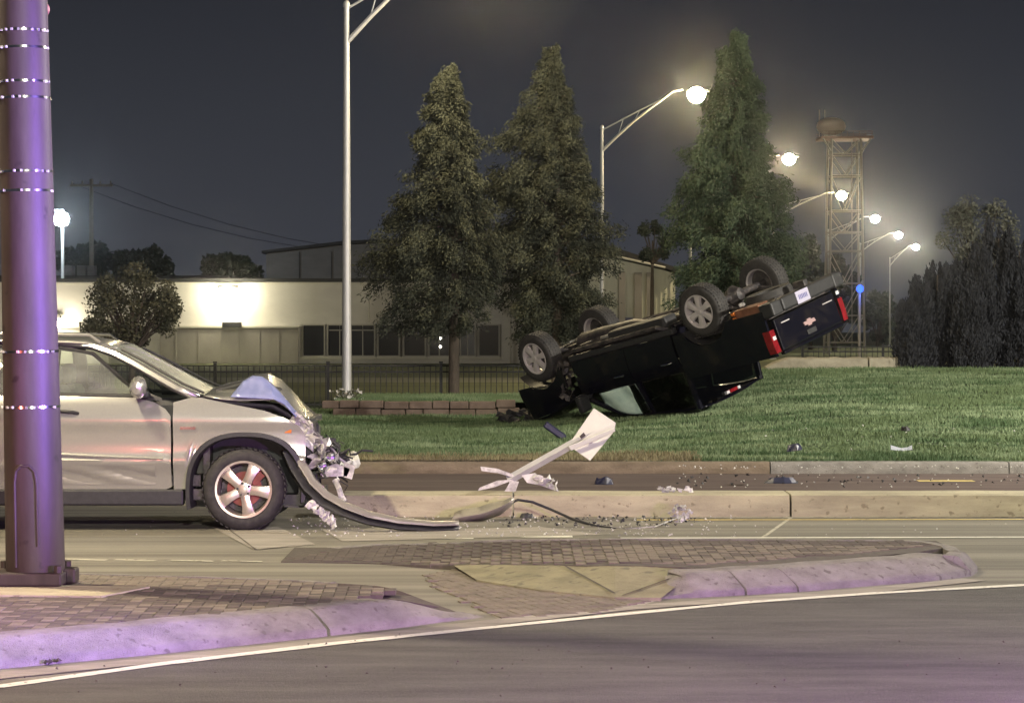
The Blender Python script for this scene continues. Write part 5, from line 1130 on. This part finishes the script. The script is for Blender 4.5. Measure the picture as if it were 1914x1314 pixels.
part('lit_lamp_inside', M['lamp_small'], bl, lambda m: (m.lathe([(.001, -.09), (.08, 0), (.001, .09)], 10, 'z', (bx(823), -.0, bz(632))), m.lathe([(.001, -.09), (.08, 0), (.001, .09)], 10, 'z', (bx(823), -.0, bz(648)))))
part('vent_box', M['plastic'], bl, lambda m: m.box((bx(435), -.35, bz(607)), (.95, .25, .25)), bevel=.02)
part('door', M['wall_lower'], bl, lambda m: m.box((bx(1085), -.03, bz(645)), (.9, .08, 1.9)))
def flood(px, py, label, power, size, mt_='lamp_flood', col=WARM, off=.9):
    t = empty('wall_floodlight', (bx(px), dB - .25, bz(py)), label, 'floodlight')
    part('housing', M['plastic'], t, lambda m: m.box((0, -.12, .32), (size * 1.1, .34, .16)), bevel=.03)
    part('lens', M[mt_], t, lambda m: m.lathe([(.001, -size * .5), (size * .36, -size * .36), (size * .5, 0), (size * .36, size * .3), (.001, size * .34)], 20, 'z', (0, -.42, 0)), smooth=True)
    point_light('flood_light', (0, -off, 0), power, col, .3, t)
flood(427, 548, 'very bright floodlight on the building wall above the silver car hood', 100, .92, off=1.6, col=(1, .93, .70))
flood(108, 604, 'wall light beside the mast, low over the silver car roof', 260, .4, off=.7)
for px in (330, 372, 412, 448, 486, 522): part('wall_joint', M['wall_lower'], bl, lambda m: m.box((bx(px), -.25, bz(645)), (.05, .03, bz(618))))
for px in (205, 690, 955, 1030): part('downpipe', M['frame'], bl, lambda m: m.tube([(bx(px), -.07, bz(535)), (bx(px), -.07, bz(603) if 562 < px < 937 else 0)], .05, 6))
for px, w_ in ((985, .5), (1010, .35)): part('wall_vent', M['wall_lower'], bl, lambda m: m.box((bx(px), -.04, bz(560)), (w_, .08, .3)))
# grey-roofed block behind
gb = building('gable_building', 150, 'grey building with a shallow pitched roof behind the long building'); k2 = 150 / F_PX
def gx(px): return (px - 957) * k2
def gz(py): return W(957, py, 150).z
part('wall', M['roof'], gb, lambda m: m.extr([(gx(498), 0, 0), (gx(1010), 0, 0), (gx(1010), 0, gz(478)), (gx(760), 0, gz(452)), (gx(640), 0, gz(458)), (gx(498), 0, gz(474))], (0, 14, 0)))
part('roof', M['dark_roof'], gb, lambda m: m.extr([(gx(490), -.3, gz(474)), (gx(640), -.3, gz(457)), (gx(760), -.3, gz(450)), (gx(1020), -.3, gz(478)), (gx(1020), -.3, gz(473)), (gx(760), -.3, gz(445)), (gx(640), -.3, gz(451)), (gx(490), -.3, gz(469))], (0, 14.6, 0)))
for px in (560, 620, 700): part('siding_seam', M['dark_roof'], gb, lambda m: m.box((gx(px), -.03, 3.2), (.06, .05, 6.2)))
sh = building('pale_shed', 112, 'pale shed with a sloping dark roof behind the overturned truck'); k3 = 112 / F_PX
def hx(px): return (px - 957) * k3
def hz_(py): return W(957, py, 112).z
part('wall', M['shed'], sh, lambda m: m.extr([(hx(1090), 0, -.1), (hx(1262), 0, -.1), (hx(1262), 0, hz_(512)), (hx(1240), 0, hz_(505)), (hx(1150), 0, hz_(484)), (hx(1090), 0, hz_(474))], (0, 9, 0)))
part('roof', M['dark_roof'], sh, lambda m: m.extr([(hx(1080), -.5, hz_(470)), (hx(1150), -.5, hz_(480)), (hx(1242), -.5, hz_(502)), (hx(1270), -.5, hz_(512)), (hx(1270), -.5, hz_(503)), (hx(1200), -.5, hz_(480)), (hx(1150), -.5, hz_(464)), (hx(1080), -.5, hz_(450))], (0, 10, 0)))
part('gutter', M['trim'], sh, lambda m: m.tube([(hx(1150), -.55, hz_(480)), (hx(1242), -.55, hz_(501))], .06, 6))
for i, px in enumerate(range(1100, 1262, 9)): part('siding_rib', M['shed'], sh, lambda m: m.box((hx(px), -.03, hz_(560 + 0) / 2 + .6), (.05, .06, hz_(560) + 1.0)))
for px, w_ in ((1162, 12), (1192, 14), (1212, 9)): part('shadow_band', M['wall_lower'], sh, lambda m: m.box((hx(px), -.35, hz_(560)), (w_ * k3, .12, 2.4)))  # darker strips put in for the vertical shadow bands on the shed wall
part('dark_doorway', M['window'], sh, lambda m: m.box((hx(1135), -.05, hz_(640)), (2.8, .1, 2.2)))

# ------------------------------------------------------------------ lattice tower
dT = 165.0; kT = dT / F_PX; tw = empty('lattice_tower', ((1578 - 957) * kT, dT, 0), 'white lattice tower with a platform and round dome on top', 'tower')
def tz(py): return W(957, py, dT).z
Ht = tz(262); wt, wb = .95, 1.18
for sx in (-1, 1):
    for sy in (-1, 1): part('leg', M['tower_white'], tw, lambda m: m.tube([(sx * wb, sy * wb, 0), (sx * wt, sy * wt, Ht)], .09, 6))
lv = [tz(y) for y in (262, 290, 330, 395, 435, 470, 530, 590, 640)]
for i, (za, zb_) in enumerate(zip(lv, lv[1:])):
    fa = wb + (wt - wb) * za / Ht; fb = wb + (wt - wb) * zb_ / Ht
    for sy in (-1, 1):
        part('cross_bar', M['tower_white'], tw, lambda m: m.tube([(-fb, sy * fb, zb_), (fb, sy * fb, zb_)], .05, 5))
        part('diagonal', M['tower_white'], tw, lambda m: (m.tube([(-fa, sy * fa, za), (0, sy * fa, zb_)], .035, 5), m.tube([(fa, sy * fa, za), (0, sy * fa, zb_)], .035, 5)))
        part('side_bar', M['tower_white'], tw, lambda m: m.tube([(sy * fb, -fb, zb_), (sy * fb, fb, zb_)], .05, 5))
part('platform', M['tower_red'], tw, lambda m: m.box((0, 0, Ht + .08), (3.4, 3.0, .16)))
for sx in (-1, 1): part('platform_brace', M['tower_white'], tw, lambda m: m.tube([(sx * wt, -wt, Ht - .9), (sx * 1.55, -1.3, Ht)], .06, 5))
part('platform_railing', M['tower_red'], tw, lambda m: [m.box((0, sy * 1.45, Ht + .16 + z), (3.3, .03, .03)) for sy in (-1, 1) for z in (.15, .3)] + [m.box((x, -1.45, Ht + .3), (.03, .03, .3)) for x in lin(-1.6, 1.6, 9)])
part('radome', M['radome'], tw, lambda m: m.lathe([(.001, -.56), (.35, -.53), (.66, -.42), (.9, -.2), (.97, .04), (.9, .28), (.68, .48), (.36, .6), (.001, .64)], 24, 'z', ((1553 - 1578) * kT, 0, tz(238))), smooth=True)
for px in (1531, 1541): part('antenna_rod', M['radome'], tw, lambda m: m.tube([((px - 1578) * kT, 0, Ht), ((px - 1578) * kT, 0, tz(206))], .03, 5))
part('ladder', M['tower_white'], tw, lambda m: (m.tube([(.35, -1.2, 0), (.35, -1.0, Ht)], .03, 5), m.tube([(.75, -1.2, 0), (.75, -1.0, Ht)], .03, 5)))
bb = W(1607, 540, 120); t = empty('blue_beacon_pole', (bb.x, bb.y, 0), 'pole with a small bright blue light below the lattice tower', 'beacon')
part('pole', M['tower_white'], t, lambda m: m.tube([(0, 0, 0), (0, 0, bb.z + .2)], .06, 8))
part('blue_lamp', M['lamp_blue'], t, lambda m: m.lathe([(.001, -.2), (.14, -.12), (.18, 0), (.14, .12), (.001, .2)], 14, 'z', (0, -.1, bb.z)), smooth=True)
point_light('blue_lamp_light', (0, -.5, bb.z), 60, (.05, .15, 1), .2, t)

# ------------------------------------------------------------------ left background: utility pole, lamp, small roofs
up_ = W(171, 500, 170); t = empty('utility_pole', (up_.x, 170, 0), 'wooden utility pole with a crossarm beyond the building on the left', 'utility pole')
zt = W(171, 335, 170).z
part('pole', M['wood_pole'], t, lambda m: m.tube([(0, 0, 0), (0, 0, zt)], [.19, .13], 8))
part('crossarm', M['wood_pole'], t, lambda m: m.box((0, 0, W(171, 347, 170).z), (2.9, .14, .16)))
for x in (-1.3, -.6, .6, 1.3): part('insulator', M['wood_pole'], t, lambda m: m.tube([(x, 0, W(171, 347, 170).z + .08), (x, 0, W(171, 347, 170).z + .3)], .06, 6))
part('overhead_wire', M['iron'], t, lambda m: [m.tube([(x + 30 * q, 20 * q, W(171, 343, 170).z - 9 * q * (1.4 - q) * (1 if x > 0 else 1)) for q in lin(0, 1, 9)], .018, 4) for x in (-1.3, 1.3)])
bp0 = W(115, 410, 140); t = empty('area_light', (bp0.x, 140, 0), 'bright bluish-white area light just right of the mast', 'floodlight')
part('pole', M['galv'], t, lambda m: m.tube([(0, .3, 0), (0, .3, bp0.z)], .09, 8))
part('lamp_head', M['lamp_cold'], t, lambda m: m.lathe([(.001, -.42), (.34, -.3), (.44, 0), (.34, .3), (.001, .42)], 18, 'z', (0, 0, bp0.z)), smooth=True)
part('lamp_arm', M['galv'], t, lambda m: m.box((-.2, .2, bp0.z + .5), (.6, .1, .1)))
point_light('area_lamp_light', (0, -.9, bp0.z), 900, (.8, .93, 1), .3, t)
gl = building('far_low_roofs', 165, 'dark low roofs with rooftop units at the far left')
part('wall', M['dark_roof'], gl, lambda m: m.box(((200 - 957) * 165 / F_PX, 5, 2.6), (16, 8, 5.2)))
for px, w_ in ((112, 22), (140, 16), (158, 12), (240, 20)): part('rooftop_unit', M['roof'], gl, lambda m: m.box(((px - 957) * 165 / F_PX, 3, 5.2 + .35), (w_ * 165 / F_PX, 1.2, .7)))

# ------------------------------------------------------------------ haze
hzm = bpy.data.materials.new('haze'); hzm.use_nodes = True; nt = hzm.node_tree; nt.nodes.clear()
ho = nt.nodes.new('ShaderNodeOutputMaterial'); hv = nt.nodes.new('ShaderNodeVolumePrincipled'); nt.links.new(hv.outputs[0], ho.inputs['Volume'])
hv.inputs['Color'].default_value = (.85, .87, .92, 1); hv.inputs['Density'].default_value = .0003; hv.inputs['Anisotropy'].default_value = .975
mb_ = MB(); mb_.box((0, 350, 13.9), (860, 830, 30)); hz_o = mb_.build('haze', hzm); tag(hz_o, 'thin night haze over the whole scene', 'haze', kind='stuff')
